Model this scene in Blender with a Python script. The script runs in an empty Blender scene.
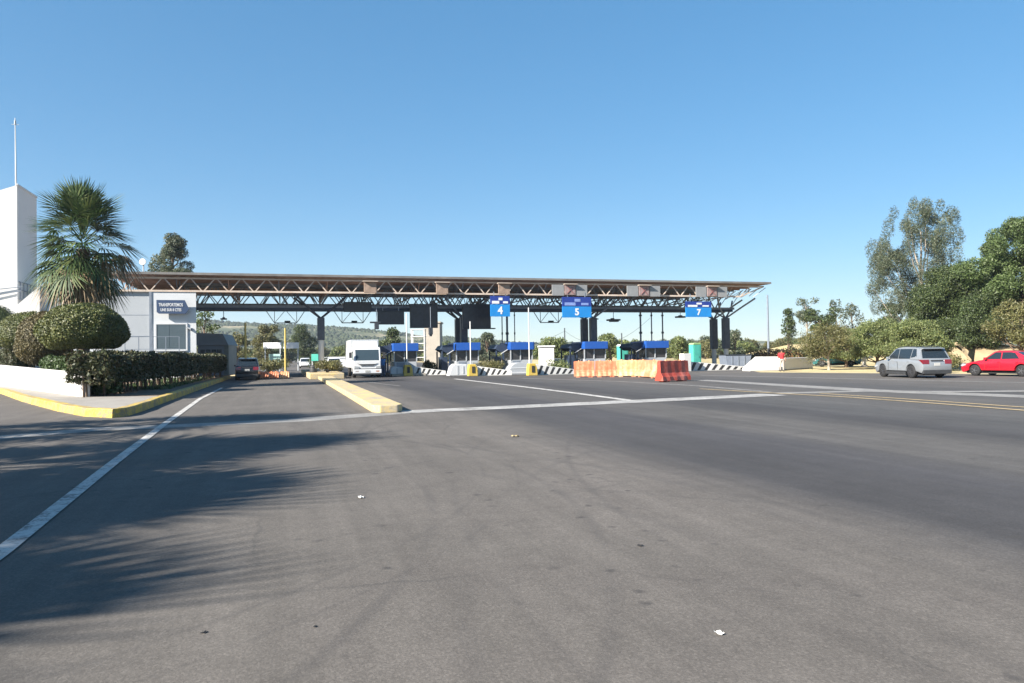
import bpy, bmesh, math, random
import numpy as np
from mathutils import Vector, Matrix, Euler
R = math.radians
random.seed(7)
scene = bpy.context.scene
COL = scene.collection

# ------------------------------------------------------------------ camera
F = 750.0
EYE = 1.6
PITCH = math.atan(13.4 / F)
ROLL = R(-0.83)
CAMR = Matrix.Rotation(R(90) + PITCH, 3, 'X') @ Matrix.Rotation(ROLL, 3, 'Z')
cam_d = bpy.data.cameras.new('camera')
cam = bpy.data.objects.new('camera', cam_d); COL.objects.link(cam)
cam_d.sensor_width = 36; cam_d.lens = 36 * F / 1024
cam_d.clip_start = 0.1; cam_d.clip_end = 9000
cam.matrix_world = Matrix.Translation((0, 0, EYE)) @ CAMR.to_4x4()
scene.camera = cam
# ------------------------------------------------------------------ light
SUN_AZ, SUN_EL = R(-128), R(31)
w = bpy.data.worlds.new('World'); scene.world = w; w.use_nodes = True
nt = w.node_tree; nt.nodes.clear()
o_ = nt.nodes.new('ShaderNodeOutputWorld'); bg = nt.nodes.new('ShaderNodeBackground')
sky = nt.nodes.new('ShaderNodeTexSky'); sky.sky_type = 'NISHITA'; sky.sun_disc = False
sky.sun_elevation = SUN_EL; sky.sun_rotation = SUN_AZ
sky.altitude = 1800; sky.air_density = 1.0; sky.dust_density = 0.3; sky.ozone_density = 3.0
hs = nt.nodes.new('ShaderNodeHueSaturation'); hs.inputs['Saturation'].default_value = 1.68; hs.inputs['Hue'].default_value = 0.497
gm = nt.nodes.new('ShaderNodeGamma'); gm.inputs[1].default_value = 0.54
mu = nt.nodes.new('ShaderNodeVectorMath'); mu.operation = 'SCALE'; mu.inputs['Scale'].default_value = 1.90
nt.links.new(sky.outputs[0], gm.inputs[0]); nt.links.new(gm.outputs[0], mu.inputs[0]); nt.links.new(mu.outputs[0], hs.inputs['Color']); nt.links.new(hs.outputs[0], bg.inputs[0]); nt.links.new(bg.outputs[0], o_.inputs[0])
bg.inputs[1].default_value = 0.0625
sd = bpy.data.lights.new('sun', 'SUN'); sd.energy = 5.0; sd.angle = R(0.5); sd.color = (1.0, 0.93, 0.83)
sun = bpy.data.objects.new('sun', sd); COL.objects.link(sun)
SDIR = Vector((math.sin(SUN_AZ) * math.cos(SUN_EL), math.cos(SUN_AZ) * math.cos(SUN_EL), math.sin(SUN_EL)))
sun.rotation_euler = SDIR.to_track_quat('Z', 'Y').to_euler()
scene.view_settings.view_transform = 'Standard'; scene.view_settings.look = 'None'
scene.view_settings.gamma = 1; scene.view_settings.use_curve_mapping = False
scene.view_settings.exposure = 1.6
scene.cycles.max_bounces = 6; scene.cycles.transparent_max_bounces = 8

# ------------------------------------------------------------------ placement helpers
RZ = R(16.8)
UX, UY = -math.sin(RZ), math.cos(RZ)
VX, VY = math.cos(RZ), math.sin(RZ)
def S(s, t, z=0.0): return Vector((s * VX + t * UX, s * VY + t * UY, z))
def ray(px, py): return CAMR @ Vector((px - 512, 341.5 - py, -F))
def gp(px, py, z=0.0):
    d = ray(px, py); k = (z - EYE) / d.z
    return Vector((d.x * k, d.y * k, z))
def hor(px): return 354.9 - (px - 512) * math.tan(ROLL) * -1 if False else 354.9 + (512 - px) * 0.01449
def at(px, dist, py=None):
    d = ray(px, hor(px) if py is None else py); k = dist / d.y
    return Vector((d.x * k, dist, 0.0 if py is None else EYE + d.z * k))
def on_t(px, t):      # point on the ground under pixel column px with road coordinate t
    d = ray(px, hor(px)); k = t / (d.x * UX + d.y * UY)
    return Vector((d.x * k, d.y * k, 0))
def st(p): return (p.x * VX + p.y * VY, p.x * UX + p.y * UY)

# ------------------------------------------------------------------ materials
def N(t, ty, **kw):
    n = t.nodes.new(ty)
    for k, v in kw.items():
        if k in n.inputs.keys() if hasattr(n.inputs, 'keys') else False: n.inputs[k].default_value = v
        else: setattr(n, k, v)
    return n
def ramp(t, src, stops, interp='LINEAR'):
    n = t.nodes.new('ShaderNodeValToRGB'); n.color_ramp.interpolation = interp
    e = n.color_ramp.elements
    while len(e) < len(stops): e.new(0.5)
    for i, (p, c) in enumerate(stops):
        e[i].position = p
        e[i].color = (c, c, c, 1) if isinstance(c, (int, float)) else (*c, 1)
    t.links.new(src, n.inputs[0]); return n.outputs[0]
def mixc(t, f, a, b, bt='MIX'):
    n = t.nodes.new('ShaderNodeMix'); n.data_type = 'RGBA'; n.blend_type = bt
    for s_, i in ((f, 0), (a, 6), (b, 7)):
        if isinstance(s_, (int, float)): n.inputs[i].default_value = s_
        elif isinstance(s_, tuple): n.inputs[i].default_value = (*s_, 1)
        else: t.links.new(s_, n.inputs[i])
    return n.outputs[2]
def math_(t, op, a, b=0.0, c=None):
    n = t.nodes.new('ShaderNodeMath'); n.operation = op
    for s_, i in ((a, 0), (b, 1), (c, 2)):
        if s_ is None: continue
        if isinstance(s_, (int, float)): n.inputs[i].default_value = s_
        else: t.links.new(s_, n.inputs[i])
    return n.outputs[0]
def noise(t, scale, detail=4, rough=0.55, vec=None, out=0):
    n = t.nodes.new('ShaderNodeTexNoise'); n.inputs['Scale'].default_value = scale
    n.inputs['Detail'].default_value = detail; n.inputs['Roughness'].default_value = rough
    if vec is not None: t.links.new(vec, n.inputs['Vector'])
    return n.outputs[out]
def base(name):
    m = bpy.data.materials.new(name); m.use_nodes = True
    t = m.node_tree; b = t.nodes['Principled BSDF']; return m, t, b
MATS = {}
def mat(name, col, rough=0.6, metal=0.0, var=0.18, scale=3.0, bump=0.0, spec=None, coat=0.0, dirt=None):
    if name in MATS: return MATS[name]
    m, t, b = base(name); col = tuple(x * (0.74 if min(col) > .6 else 0.70) for x in col)
    tc = t.nodes.new('ShaderNodeTexCoord')
    n1 = noise(t, scale, 6, 0.6, tc.outputs['Object'])
    c1 = tuple(x * (1 - var) for x in col); c2 = tuple(min(1, x * (1 + var)) for x in col)
    c = ramp(t, n1, [(0.3, c1), (0.7, c2)])
    if dirt:
        n2 = noise(t, scale * 0.35, 8, 0.7, tc.outputs['Object'])
        f = ramp(t, n2, [(0.5, 0.0), (0.68, dirt[1])])
        c = mixc(t, f, c, dirt[0])
    t.links.new(c, b.inputs['Base Color'])
    b.inputs['Roughness'].default_value = rough; b.inputs['Metallic'].default_value = metal
    if coat: b.inputs['Coat Weight'].default_value = coat; b.inputs['Coat Roughness'].default_value = 0.08
    if bump:
        bn = t.nodes.new('ShaderNodeBump'); bn.inputs['Strength'].default_value = bump; bn.inputs['Distance'].default_value = 0.02
        t.links.new(noise(t, scale * 8, 4, 0.6, tc.outputs['Object']), bn.inputs['Height']); t.links.new(bn.outputs[0], b.inputs['Normal'])
    MATS[name] = m; return m
def leafmat(name, c1, c2, c3, scale=0.8, trans=0.25):
    if name in MATS: return MATS[name]
    m, t, b = base(name)
    tc = t.nodes.new('ShaderNodeTexCoord'); g = t.nodes.new('ShaderNodeNewGeometry')
    rc = ramp(t, g.outputs['Random Per Island'], [(0.0, tuple(x * .8 for x in c1)), (0.55, tuple(x * .8 for x in c2)), (1.0, tuple(x * .8 for x in c3))])
    n1 = noise(t, scale, 3, 0.6, tc.outputs['Object'])
    k = ramp(t, n1, [(0.3, 0.72), (0.7, 1.25)])
    c = mixc(t, 1.0, rc, k, 'MULTIPLY')
    t.links.new(c, b.inputs['Base Color']); b.inputs['Roughness'].default_value = 0.55
    tr = t.nodes.new('ShaderNodeBsdfTranslucent'); t.links.new(c, tr.inputs[0])
    mx = t.nodes.new('ShaderNodeMixShader'); mx.inputs[0].default_value = trans
    t.links.new(b.outputs[0], mx.inputs[1]); t.links.new(tr.outputs[0], mx.inputs[2])
    t.links.new(mx.outputs[0], t.nodes['Material Output'].inputs[0])
    MATS[name] = m; return m
def glassmat(name, col, rough=0.08):
    if name in MATS: return MATS[name]
    m = mat(name, col, rough, 0.0, 0.05); m.node_tree.nodes['Principled BSDF'].inputs['Specular IOR Level'].default_value = 0.8
    return m
M = dict(
    white=mat('white_paint', (0.78, 0.77, 0.74), 0.6, var=0.05, scale=0.8, dirt=((0.5, 0.46, 0.4), 0.35), bump=0.15),
    whitewall=mat('white_render', (0.82, 0.81, 0.79), 0.7, var=0.04, scale=0.5, dirt=((0.62, 0.6, 0.55), 0.3), bump=0.2),
    grey_panel=mat('grey_panel', (0.50, 0.53, 0.56), 0.45, var=0.05, scale=0.7, dirt=((0.38, 0.4, 0.42), 0.4)),
    pale_panel=mat('pale_panel', (0.70, 0.72, 0.74), 0.5, var=0.05, scale=0.7, dirt=((0.5, 0.5, 0.5), 0.3)),
    slate=mat('slate_panel', (0.22, 0.28, 0.36), 0.5, var=0.1, scale=1.2),
    shutter=mat('shutter', (0.10, 0.14, 0.165), 0.45, var=0.08, scale=1.5),
    dark=mat('dark_steel', (0.035, 0.042, 0.055), 0.5, var=0.25, scale=2.0),
    navy=mat('navy_steel', (0.035, 0.055, 0.10), 0.5, var=0.25, scale=2.0),
    bluegrey=mat('bluegrey_steel', (0.24, 0.28, 0.34), 0.5, var=0.2, scale=1.5),
    cream=mat('cream_steel', (0.72, 0.60, 0.50), 0.55, var=0.15, scale=1.5, dirt=((0.40, 0.24, 0.16), 0.5)),
    rust=mat('rusty_sheet', (0.50, 0.32, 0.25), 0.75, var=0.3, scale=0.7, dirt=((0.30, 0.20, 0.16), 0.7)),
    roofgrey=mat('roof_edge', (0.22, 0.21, 0.20), 0.6, var=0.25, scale=1.0, dirt=((0.12, 0.1, 0.09), 0.6)),
    blue=mat('blue_fascia', (0.02, 0.11, 0.46), 0.35, var=0.1, scale=1.5),
    signblue=mat('sign_blue', (0.015, 0.27, 0.72), 0.4, var=0.08, scale=1.5),
    deepblue=mat('deep_blue', (0.02, 0.05, 0.30), 0.4, var=0.15, scale=2.5),
    signwhite=mat('sign_white', (0.8, 0.82, 0.85), 0.5, var=0.03),
    concrete=mat('concrete', (0.40, 0.37, 0.32), 0.85, var=0.18, scale=1.5, bump=0.4, dirt=((0.22, 0.2, 0.17), 0.5)),
    beige=mat('beige_concrete', (0.50, 0.45, 0.38), 0.85, var=0.12, scale=0.8, bump=0.3),
    orange=mat('orange_plastic', (0.66, 0.20, 0.09), 0.5, var=0.2, scale=2.5, dirt=((0.75, 0.42, 0.25), 0.7)),
    paleor=mat('faded_plastic', (0.80, 0.36, 0.16), 0.55, var=0.15, scale=2.5, dirt=((0.7, 0.6, 0.45), 0.6)),
    redpl=mat('red_plastic', (0.50, 0.07, 0.04), 0.5, var=0.25, scale=2.5, dirt=((0.6, 0.25, 0.2), 0.6)),
    yellow=mat('yellow_block', (0.72, 0.50, 0.08), 0.6, var=0.15, scale=2.0, dirt=((0.4, 0.33, 0.2), 0.5)),
    ylpost=mat('yellow_post', (0.66, 0.52, 0.14), 0.5, var=0.08),
    black=mat('black_rubber', (0.018, 0.018, 0.02), 0.8, var=0.2),
    blackpaint=mat('black_paint', (0.012, 0.013, 0.018), 0.3, var=0.1, coat=0.6),
    stripe=mat('black_stripe', (0.04, 0.04, 0.04), 0.6, var=0.3),
    silver=mat('silver_car_paint', (0.36, 0.385, 0.41), 0.32, 0.35, var=0.04, coat=0.8),
    red=mat('red_car_paint', (0.62, 0.012, 0.03), 0.3, 0.0, var=0.04, coat=0.9),
    teal=mat('teal_car_paint', (0.02, 0.16, 0.18), 0.3, 0.0, var=0.05, coat=0.8),
    truckwhite=mat('truck_white', (0.80, 0.81, 0.82), 0.35, var=0.03, coat=0.5),
    glass=glassmat('car_glass', (0.02, 0.028, 0.035)),
    wglass=glassmat('window_glass', (0.05, 0.075, 0.09), 0.12),
    rim=mat('rim_metal', (0.45, 0.46, 0.48), 0.35, 0.8, var=0.1),
    rimdark=mat('rim_dark', (0.14, 0.14, 0.15), 0.4, 0.6, var=0.2),
    taillight=mat('tail_light', (0.22, 0.006, 0.012), 0.2, var=0.05, coat=0.8),
    headlight=mat('head_light', (0.4, 0.42, 0.44), 0.15, var=0.03, coat=0.8),
    trim=mat('dark_trim', (0.04, 0.042, 0.045), 0.6, var=0.15),
    green=mat('green_plastic', (0.09, 0.52, 0.42), 0.45, var=0.1, scale=2),
    ltgreen=mat('light_green_plastic', (0.38, 0.60, 0.25), 0.45, var=0.1, scale=2),
    bin=mat('bin_blue_grey', (0.22, 0.26, 0.33), 0.5, var=0.15, scale=2),
    bark=mat('bark', (0.17, 0.12, 0.085), 0.9, var=0.35, scale=4, bump=0.6),
    palebark=mat('pale_bark', (0.42, 0.36, 0.29), 0.9, var=0.25, scale=3, bump=0.5),
    skin=mat('skin', (0.36, 0.19, 0.12), 0.55, var=0.05),
    hair=mat('hair', (0.02, 0.015, 0.012), 0.7, var=0.2),
    redcloth=mat('red_cloth', (0.55, 0.03, 0.04), 0.8, var=0.1, scale=5),
    bluecloth=mat('blue_cloth', (0.05, 0.20, 0.50), 0.8, var=0.1, scale=5),
    jeans=mat('jeans', (0.06, 0.09, 0.16), 0.85, var=0.15, scale=6),
    paper=mat('paper', (0.85, 0.84, 0.80), 0.8, var=0.05, scale=10),
    soil=mat('soil', (0.20, 0.14, 0.09), 0.95, var=0.35, scale=1.2, bump=0.8),
    pavement=mat('pavement', (0.36, 0.33, 0.29), 0.9, var=0.15, scale=1.2, bump=0.4),
    rock=mat('dry_bank', (0.50, 0.38, 0.22), 0.95, var=0.3, scale=0.5, bump=0.8, dirt=((0.3, 0.24, 0.12), 0.7)),
)
L_TREE = leafmat('leaf_green', (0.045, 0.075, 0.02), (0.085, 0.13, 0.038), (0.15, 0.20, 0.07), 0.35)
L_DARK = leafmat('leaf_dark', (0.028, 0.048, 0.016), (0.06, 0.09, 0.028), (0.12, 0.15, 0.05), 0.4)
L_GREY = leafmat('leaf_greygreen', (0.055, 0.08, 0.045), (0.10, 0.13, 0.075), (0.19, 0.19, 0.12), 0.5)
L_PALE = leafmat('leaf_pale', (0.085, 0.12, 0.04), (0.16, 0.20, 0.065), (0.27, 0.29, 0.11), 0.5)
L_OLIVE = leafmat('leaf_olive', (0.08, 0.09, 0.03), (0.15, 0.15, 0.05), (0.24, 0.21, 0.09), 0.5)
L_TOPI = leafmat('leaf_topiary', (0.045, 0.065, 0.012), (0.10, 0.12, 0.025), (0.18, 0.18, 0.05), 1.6, 0.1)
L_TOPIB = leafmat('leaf_topiary_brown', (0.06, 0.055, 0.02), (0.13, 0.11, 0.04), (0.21, 0.17, 0.08), 1.8, 0.1)
L_HEDGE = leafmat('leaf_hedge', (0.03, 0.042, 0.015), (0.065, 0.08, 0.028), (0.12, 0.095, 0.05), 1.5, 0.12)
L_BOX = leafmat('leaf_box', (0.03, 0.06, 0.015), (0.06, 0.11, 0.03), (0.12, 0.17, 0.06), 1.5, 0.15)
L_REDB = leafmat('leaf_reddish', (0.16, 0.08, 0.04), (0.22, 0.12, 0.05), (0.14, 0.16, 0.05), 0.6)
L_PALM = leafmat('leaf_palm', (0.03, 0.065, 0.022), (0.065, 0.115, 0.035), (0.15, 0.18, 0.06), 0.9, 0.2)
L_PALMD = leafmat('leaf_palm_dead', (0.17, 0.12, 0.06), (0.27, 0.19, 0.11), (0.38, 0.30, 0.19), 1.2, 0.1)
L_TREE.use_backface_culling = False

# asphalt -----------------------------------------------------------
def make_asphalt():
    m, t, b = base('asphalt')
    tc = t.nodes.new('ShaderNodeTexCoord')
    mp = t.nodes.new('ShaderNodeMapping'); mp.inputs['Rotation'].default_value = (0, 0, -RZ)
    t.links.new(tc.outputs['Object'], mp.inputs['Vector']); v = mp.outputs[0]
    sx = t.nodes.new('ShaderNodeSeparateXYZ'); t.links.new(v, sx.inputs[0])
    stv = t.nodes.new('ShaderNodeMapping'); stv.inputs['Scale'].default_value = (1.0, 0.07, 1); t.links.new(v, stv.inputs['Vector'])
    nb = noise(t, 0.9, 5, 0.6, stv.outputs[0])
    s_ = math_(t, 'ADD', sx.outputs[0], math_(t, 'MULTIPLY', math_(t, 'SUBTRACT', nb, 0.5), 2.6))
    f = math_(t, 'DIVIDE', math_(t, 'ADD', s_, 10.0), 60.0)
    lt = (0.110, 0.099, 0.089); dk = (0.047, 0.045, 0.046); md = (0.093, 0.085, 0.078)
    def P(s): return (s + 10) / 60
    band = ramp(t, f, [(P(-8), lt), (P(-2), (0.104, 0.094, 0.084)), (P(4.3), lt), (P(6.0), dk), (P(8.0), (0.054, 0.052, 0.055)), (P(9.6), (0.081, 0.076, 0.072)),
                       (P(11.0), (0.078, 0.073, 0.069)), (P(12.6), dk), (P(15.0), (0.068, 0.066, 0.065)), (P(19), (0.086, 0.08, 0.075)), (P(24), (0.062, 0.06, 0.06)), (P(30), (0.098, 0.09, 0.083)), (P(36), md)])
    # patchiness
    c = mixc(t, 1.0, band, ramp(t, noise(t, 0.35, 5, 0.6, v), [(0.3, 0.86), (0.7, 1.12)]), 'MULTIPLY')
    c = mixc(t, 1.0, c, ramp(t, noise(t, 3.0, 6, 0.7, v), [(0.3, 0.90), (0.7, 1.10)]), 'MULTIPLY')
    streak = t.nodes.new('ShaderNodeMapping'); streak.inputs['Scale'].default_value = (2.2, 0.10, 1); t.links.new(v, streak.inputs['Vector'])
    c = mixc(t, 1.0, c, ramp(t, noise(t, 1.0, 6, 0.65, streak.outputs[0]), [(0.32, 0.84), (0.68, 1.12)]), 'MULTIPLY')
    # aggregate speckle
    vo = t.nodes.new('ShaderNodeTexVoronoi'); vo.inputs['Scale'].default_value = 75; t.links.new(v, vo.inputs['Vector'])
    c = mixc(t, 1.0, c, ramp(t, vo.outputs['Color'], [(0.0, 0.80), (0.6, 1.0), (1.0, 1.28)]), 'MULTIPLY')
    c = mixc(t, 1.0, c, ramp(t, noise(t, 26, 3, 0.7, v), [(0.3, 0.90), (0.7, 1.10)]), 'MULTIPLY')
    # oil spots
    vo2 = t.nodes.new('ShaderNodeTexVoronoi'); vo2.inputs['Scale'].default_value = 0.95; vo2.inputs['Randomness'].default_value = 1
    wp = mixc(t, 0.16, v, noise(t, 5, 4, 0.6, v, 1)); t.links.new(wp, vo2.inputs['Vector'])
    c = mixc(t, ramp(t, vo2.outputs['Distance'], [(0.03, 0.75), (0.08, 0.0)]), c, (0.045, 0.042, 0.04))
    vo3 = t.nodes.new('ShaderNodeTexVoronoi'); vo3.inputs['Scale'].default_value = 3.1; t.links.new(wp, vo3.inputs['Vector'])
    spm = math_(t, 'MULTIPLY', ramp(t, vo3.outputs['Distance'], [(0.07, 0.85), (0.17, 0.0)]), ramp(t, noise(t, 0.5, 3, 0.5, v), [(0.42, 0.0), (0.56, 1.0)]))
    c = mixc(t, spm, c, (0.05, 0.046, 0.044))
    # curved tyre marks
    for (cx, cy, r, wd, a) in ((-9.0, 9.5, 10.6, 0.10, 0.5), (-9.0, 9.5, 12.1, 0.10, 0.45), (-10, 20, 12.0, 0.12, 0.4), (7.0, 22.0, 10.0, 0.12, 0.3), (-14.0, 4.0, 17.5, 0.14, 0.32), (-14.0, 4.0, 19.1, 0.14, 0.28), (14, 2.0, 13.2, 0.12, 0.28), (2.0, 30, 9.0, 0.14, 0.32), (-6.5, 12.0, 9.3, 0.07, 0.5), (-6.5, 12.0, 9.75, 0.06, 0.4), (10.5, 14.0, 7.5, 0.07, 0.42), (10.5, 14.0, 9.1, 0.07, 0.36), (9.0, 21.0, 6.2, 0.08, 0.4), (-3.0, 24.0, 8.2, 0.08, 0.42), (24.0, 4.0, 21.0, 0.09, 0.36), (24.0, 4.0, 22.6, 0.09, 0.36)):
        cc = t.nodes.new('ShaderNodeVectorMath'); cc.operation = 'DISTANCE'; t.links.new(v, cc.inputs[0]); cc.inputs[1].default_value = (cx, cy, 0)
        a = a * 0.85; d = math_(t, 'ABSOLUTE', math_(t, 'SUBTRACT', cc.outputs['Value'], r))
        k = ramp(t, math_(t, 'ADD', d, math_(t, 'MULTIPLY', noise(t, 9, 3, 0.6, v), 0.05)), [(0.0, a), (wd * .5, a * 0.7), (wd * 1.05, 0.0)])
        k = math_(t, 'MULTIPLY', k, ramp(t, noise(t, 0.33, 4, 0.6, v), [(0.38, 0.0), (0.56, 1.0)]))
        c = mixc(t, k, c, (0.05, 0.047, 0.046))
    # cracks
    vc = t.nodes.new('ShaderNodeTexVoronoi'); vc.feature = 'DISTANCE_TO_EDGE'; vc.inputs['Scale'].default_value = 0.45
    wc = mixc(t, 0.3, v, noise(t, 1.6, 6, 0.7, v, 1)); t.links.new(wc, vc.inputs['Vector'])
    ck = math_(t, 'MULTIPLY', ramp(t, vc.outputs['Distance'], [(0.0, 0.5), (0.008, 0.0)]), ramp(t, noise(t, 0.25, 3, 0.5, v), [(0.48, 0.0), (0.58, 1.0)]))
    c = mixc(t, ck, c, (0.05, 0.048, 0.046))
    t.links.new(c, b.inputs['Base Color'])
    b.inputs['Roughness'].default_value = 0.88; b.inputs['Specular IOR Level'].default_value = 0.3
    bn = t.nodes.new('ShaderNodeBump'); bn.inputs['Strength'].default_value = 0.35; bn.inputs['Distance'].default_value = 0.01
    t.links.new(noise(t, 60, 3, 0.7, v), bn.inputs['Height']); t.links.new(bn.outputs[0], b.inputs['Normal'])
    return m
ASPH = make_asphalt()
def worn_paint(name, col, under, lo=0.42, hi=0.62, scale=3.0):
    m, t, b = base(name); tc = t.nodes.new('ShaderNodeTexCoord'); v = tc.outputs['Object']
    col = tuple(x * 0.68 for x in col); under = tuple(x * 0.65 for x in under)
    a = noise(t, scale, 8, 0.75, v); a2 = noise(t, scale * 9, 5, 0.7, v)
    k = ramp(t, math_(t, 'ADD', math_(t, 'MULTIPLY', a, 0.6), math_(t, 'MULTIPLY', a2, 0.4)), [(lo, 0.0), (hi, 1.0)])
    cc = ramp(t, noise(t, 0.7, 4, 0.6, v), [(0.3, tuple(x * 0.85 for x in col)), (0.7, col)])
    uu = ramp(t, noise(t, 20, 4, 0.7, v), [(0.3, tuple(x * 0.8 for x in under)), (0.7, tuple(x * 1.2 for x in under))])
    t.links.new(mixc(t, k, uu, cc), b.inputs['Base Color']); b.inputs['Roughness'].default_value = 0.8
    return m
LINEW = worn_paint('worn_white_line', (0.72, 0.70, 0.66), (0.2, 0.185, 0.17), 0.41, 0.52)
LINEF = worn_paint('faded_white_line', (0.42, 0.40, 0.37), (0.14, 0.135, 0.13), 0.42, 0.62)
LINEP = worn_paint('pale_strip', (0.40, 0.385, 0.36), (0.19, 0.18, 0.17), 0.38, 0.58, 1.2)
LINEY = worn_paint('worn_yellow_line', (0.66, 0.50, 0.26), (0.2, 0.18, 0.15), 0.34, 0.52)
KERBY = worn_paint('yellow_kerb_paint', (0.86, 0.58, 0.06), (0.34, 0.27, 0.17), 0.45, 0.56, 2.0)
KERBF = worn_paint('faded_kerb_paint', (0.84, 0.62, 0.24), (0.50, 0.44, 0.33), 0.44, 0.58, 1.4)
def make_grassland():
    m, t, b = base('dry_grassland'); tc = t.nodes.new('ShaderNodeTexCoord'); v = tc.outputs['Object']
    c = ramp(t, noise(t, 0.05, 8, 0.65, v), [(0.3, (0.20, 0.19, 0.08)), (0.5, (0.46, 0.36, 0.18)), (0.7, (0.56, 0.45, 0.26))])
    c = mixc(t, ramp(t, noise(t, 0.9, 6, 0.7, v), [(0.45, 0.0), (0.65, 0.6)]), c, (0.22, 0.21, 0.09))
    t.links.new(c, b.inputs['Base Color']); b.inputs['Roughness'].default_value = 0.95
    return m
GRASSLAND = make_grassland()
def make_hill():
    m, t, b = base('hill_scrub'); tc = t.nodes.new('ShaderNodeTexCoord'); v = tc.outputs['Object']
    c = ramp(t, noise(t, 0.02, 10, 0.75, v), [(0.40, (0.04, 0.055, 0.02)), (0.5, (0.10, 0.105, 0.045)), (0.6, (0.30, 0.25, 0.15))])
    vo = t.nodes.new('ShaderNodeTexVoronoi'); vo.inputs['Scale'].default_value = 0.085; t.links.new(v, vo.inputs['Vector'])
    c = mixc(t, ramp(t, vo.outputs['Distance'], [(0.3, 0.9), (0.5, 0.0)]), c, (0.035, 0.055, 0.022))
    t.links.new(c, b.inputs['Base Color']); b.inputs['Roughness'].default_value = 0.95
    return m

# ------------------------------------------------------------------ mesh builder
class MB:
    def __init__(s): s.v = []; s.f = []; s.m = []; s.sm = []
    def add(s, vs, fs, mi=0, smooth=False):
        b = len(s.v); s.v += [tuple(p) for p in vs]
        for f in fs: s.f.append([b + i for i in f]); s.m.append(mi); s.sm.append(smooth)
        return s
    def box(s, c, d, mi=0, rot=None):
        hx, hy, hz = d[0] / 2, d[1] / 2, d[2] / 2
        vs = [Vector((x, y, z)) for z in (-hz, hz) for y in (-hy, hy) for x in (-hx, hx)]
        if rot is not None: vs = [rot @ p for p in vs]
        c = Vector(c); vs = [p + c for p in vs]
        return s.add(vs, [(0, 2, 3, 1), (4, 5, 7, 6), (0, 1, 5, 4), (2, 6, 7, 3), (0, 4, 6, 2), (1, 3, 7, 5)], mi)
    def bb(s, x0, x1, y0, y1, z0, z1, mi=0): return s.box(((x0 + x1) / 2, (y0 + y1) / 2, (z0 + z1) / 2), (x1 - x0, y1 - y0, z1 - z0), mi)
    def tube(s, pts, rad, n=6, mi=0, smooth=True):
        pts = [Vector(p) for p in pts]
        if not hasattr(rad, '__len__'): rad = [rad] * len(pts)
        vs = []
        for i, p in enumerate(pts):
            d = (pts[min(i + 1, len(pts) - 1)] - pts[max(i - 1, 0)])
            if d.length < 1e-9: d = Vector((0, 0, 1))
            d.normalize(); a = d.cross(Vector((0, 0, 1)) if abs(d.z) < 0.95 else Vector((1, 0, 0))).normalized(); bq = d.cross(a)
            for k in range(n):
                an = 2 * math.pi * k / n; vs.append(p + (a * math.cos(an) + bq * math.sin(an)) * rad[i])
        fs = []
        for i in range(len(pts) - 1):
            for k in range(n): fs.append((i * n + k, i * n + (k + 1) % n, (i + 1) * n + (k + 1) % n, (i + 1) * n + k))
        s.add(vs, fs, mi, smooth)
        s.add([vs[k] for k in range(n)], [tuple(range(n))[::-1]], mi); s.add([vs[(len(pts) - 1) * n + k] for k in range(n)], [tuple(range(n))], mi)
        return s
    def bar(s, a, b, w_, h_=None, mi=0):   # square bar
        a = Vector(a); b = Vector(b); h_ = h_ or w_; d = b - a; L = d.length
        q = d.to_track_quat('X', 'Z').to_matrix() if L > 0 else Matrix.Identity(3)
        return s.box((a + b) / 2, (L, w_, h_), mi, q)
    def prism(s, poly, y0, y1, axis='y', mi=0):   # polygon of (x,z) extruded along y, or (x,y) along z
        n = len(poly)
        if axis == 'y': vs = [(p[0], y0, p[1]) for p in poly] + [(p[0], y1, p[1]) for p in poly]
        elif axis == 'z': vs = [(p[0], p[1], y0) for p in poly] + [(p[0], p[1], y1) for p in poly]
        else: vs = [(y0, p[0], p[1]) for p in poly] + [(y1, p[0], p[1]) for p in poly]
        fs = [tuple(range(n)), tuple(range(n, 2 * n))[::-1]] + [(i, i + n, (i + 1) % n + n, (i + 1) % n) for i in range(n)]
        return s.add(vs, fs, mi)
    def lathe(s, prof, n=16, c=(0, 0, 0), axis='z', mi=0, smooth=True):
        vs = []
        for r_, h in prof:
            for k in range(n):
                a = 2 * math.pi * k / n
                p = (r_ * math.cos(a), r_ * math.sin(a), h) if axis == 'z' else ((r_ * math.cos(a), h, r_ * math.sin(a)) if axis == 'y' else (h, r_ * math.cos(a), r_ * math.sin(a)))
                vs.append((p[0] + c[0], p[1] + c[1], p[2] + c[2]))
        fs = [(i * n + k, i * n + (k + 1) % n, (i + 1) * n + (k + 1) % n, (i + 1) * n + k) for i in range(len(prof) - 1) for k in range(n)]
        fs += [tuple(range(n))[::-1], tuple((len(prof) - 1) * n + k for k in range(n))]
        return s.add(vs, fs, mi, smooth)
    def build(s, name, mats, parent=None, loc=None, rz=0, bevel=0, kind=None, fix=True):
        me = bpy.data.meshes.new(name); me.from_pydata(s.v, [], s.f)
        if not isinstance(mats, (list, tuple)): mats = [mats]
        for m_ in mats: me.materials.append(m_)
        me.polygons.foreach_set('material_index', s.m); me.polygons.foreach_set('use_smooth', s.sm)
        if fix:
            bm = bmesh.new(); bm.from_mesh(me); bmesh.ops.recalc_face_normals(bm, faces=bm.faces)
            if bevel: bmesh.ops.bevel(bm, geom=[e for e in bm.edges if len(e.link_faces) == 2 and e.calc_face_angle(0) > 0.5], offset=bevel, segments=2, affect='EDGES', profile=0.6)
            bm.to_mesh(me); bm.free()
        me.update()
        o = bpy.data.objects.new(name, me); COL.objects.link(o)
        if parent: o.parent = parent
        if loc is not None: o.location = loc
        if rz: o.rotation_euler = (0, 0, rz)
        if kind: o['kind'] = kind
        return o
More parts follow.
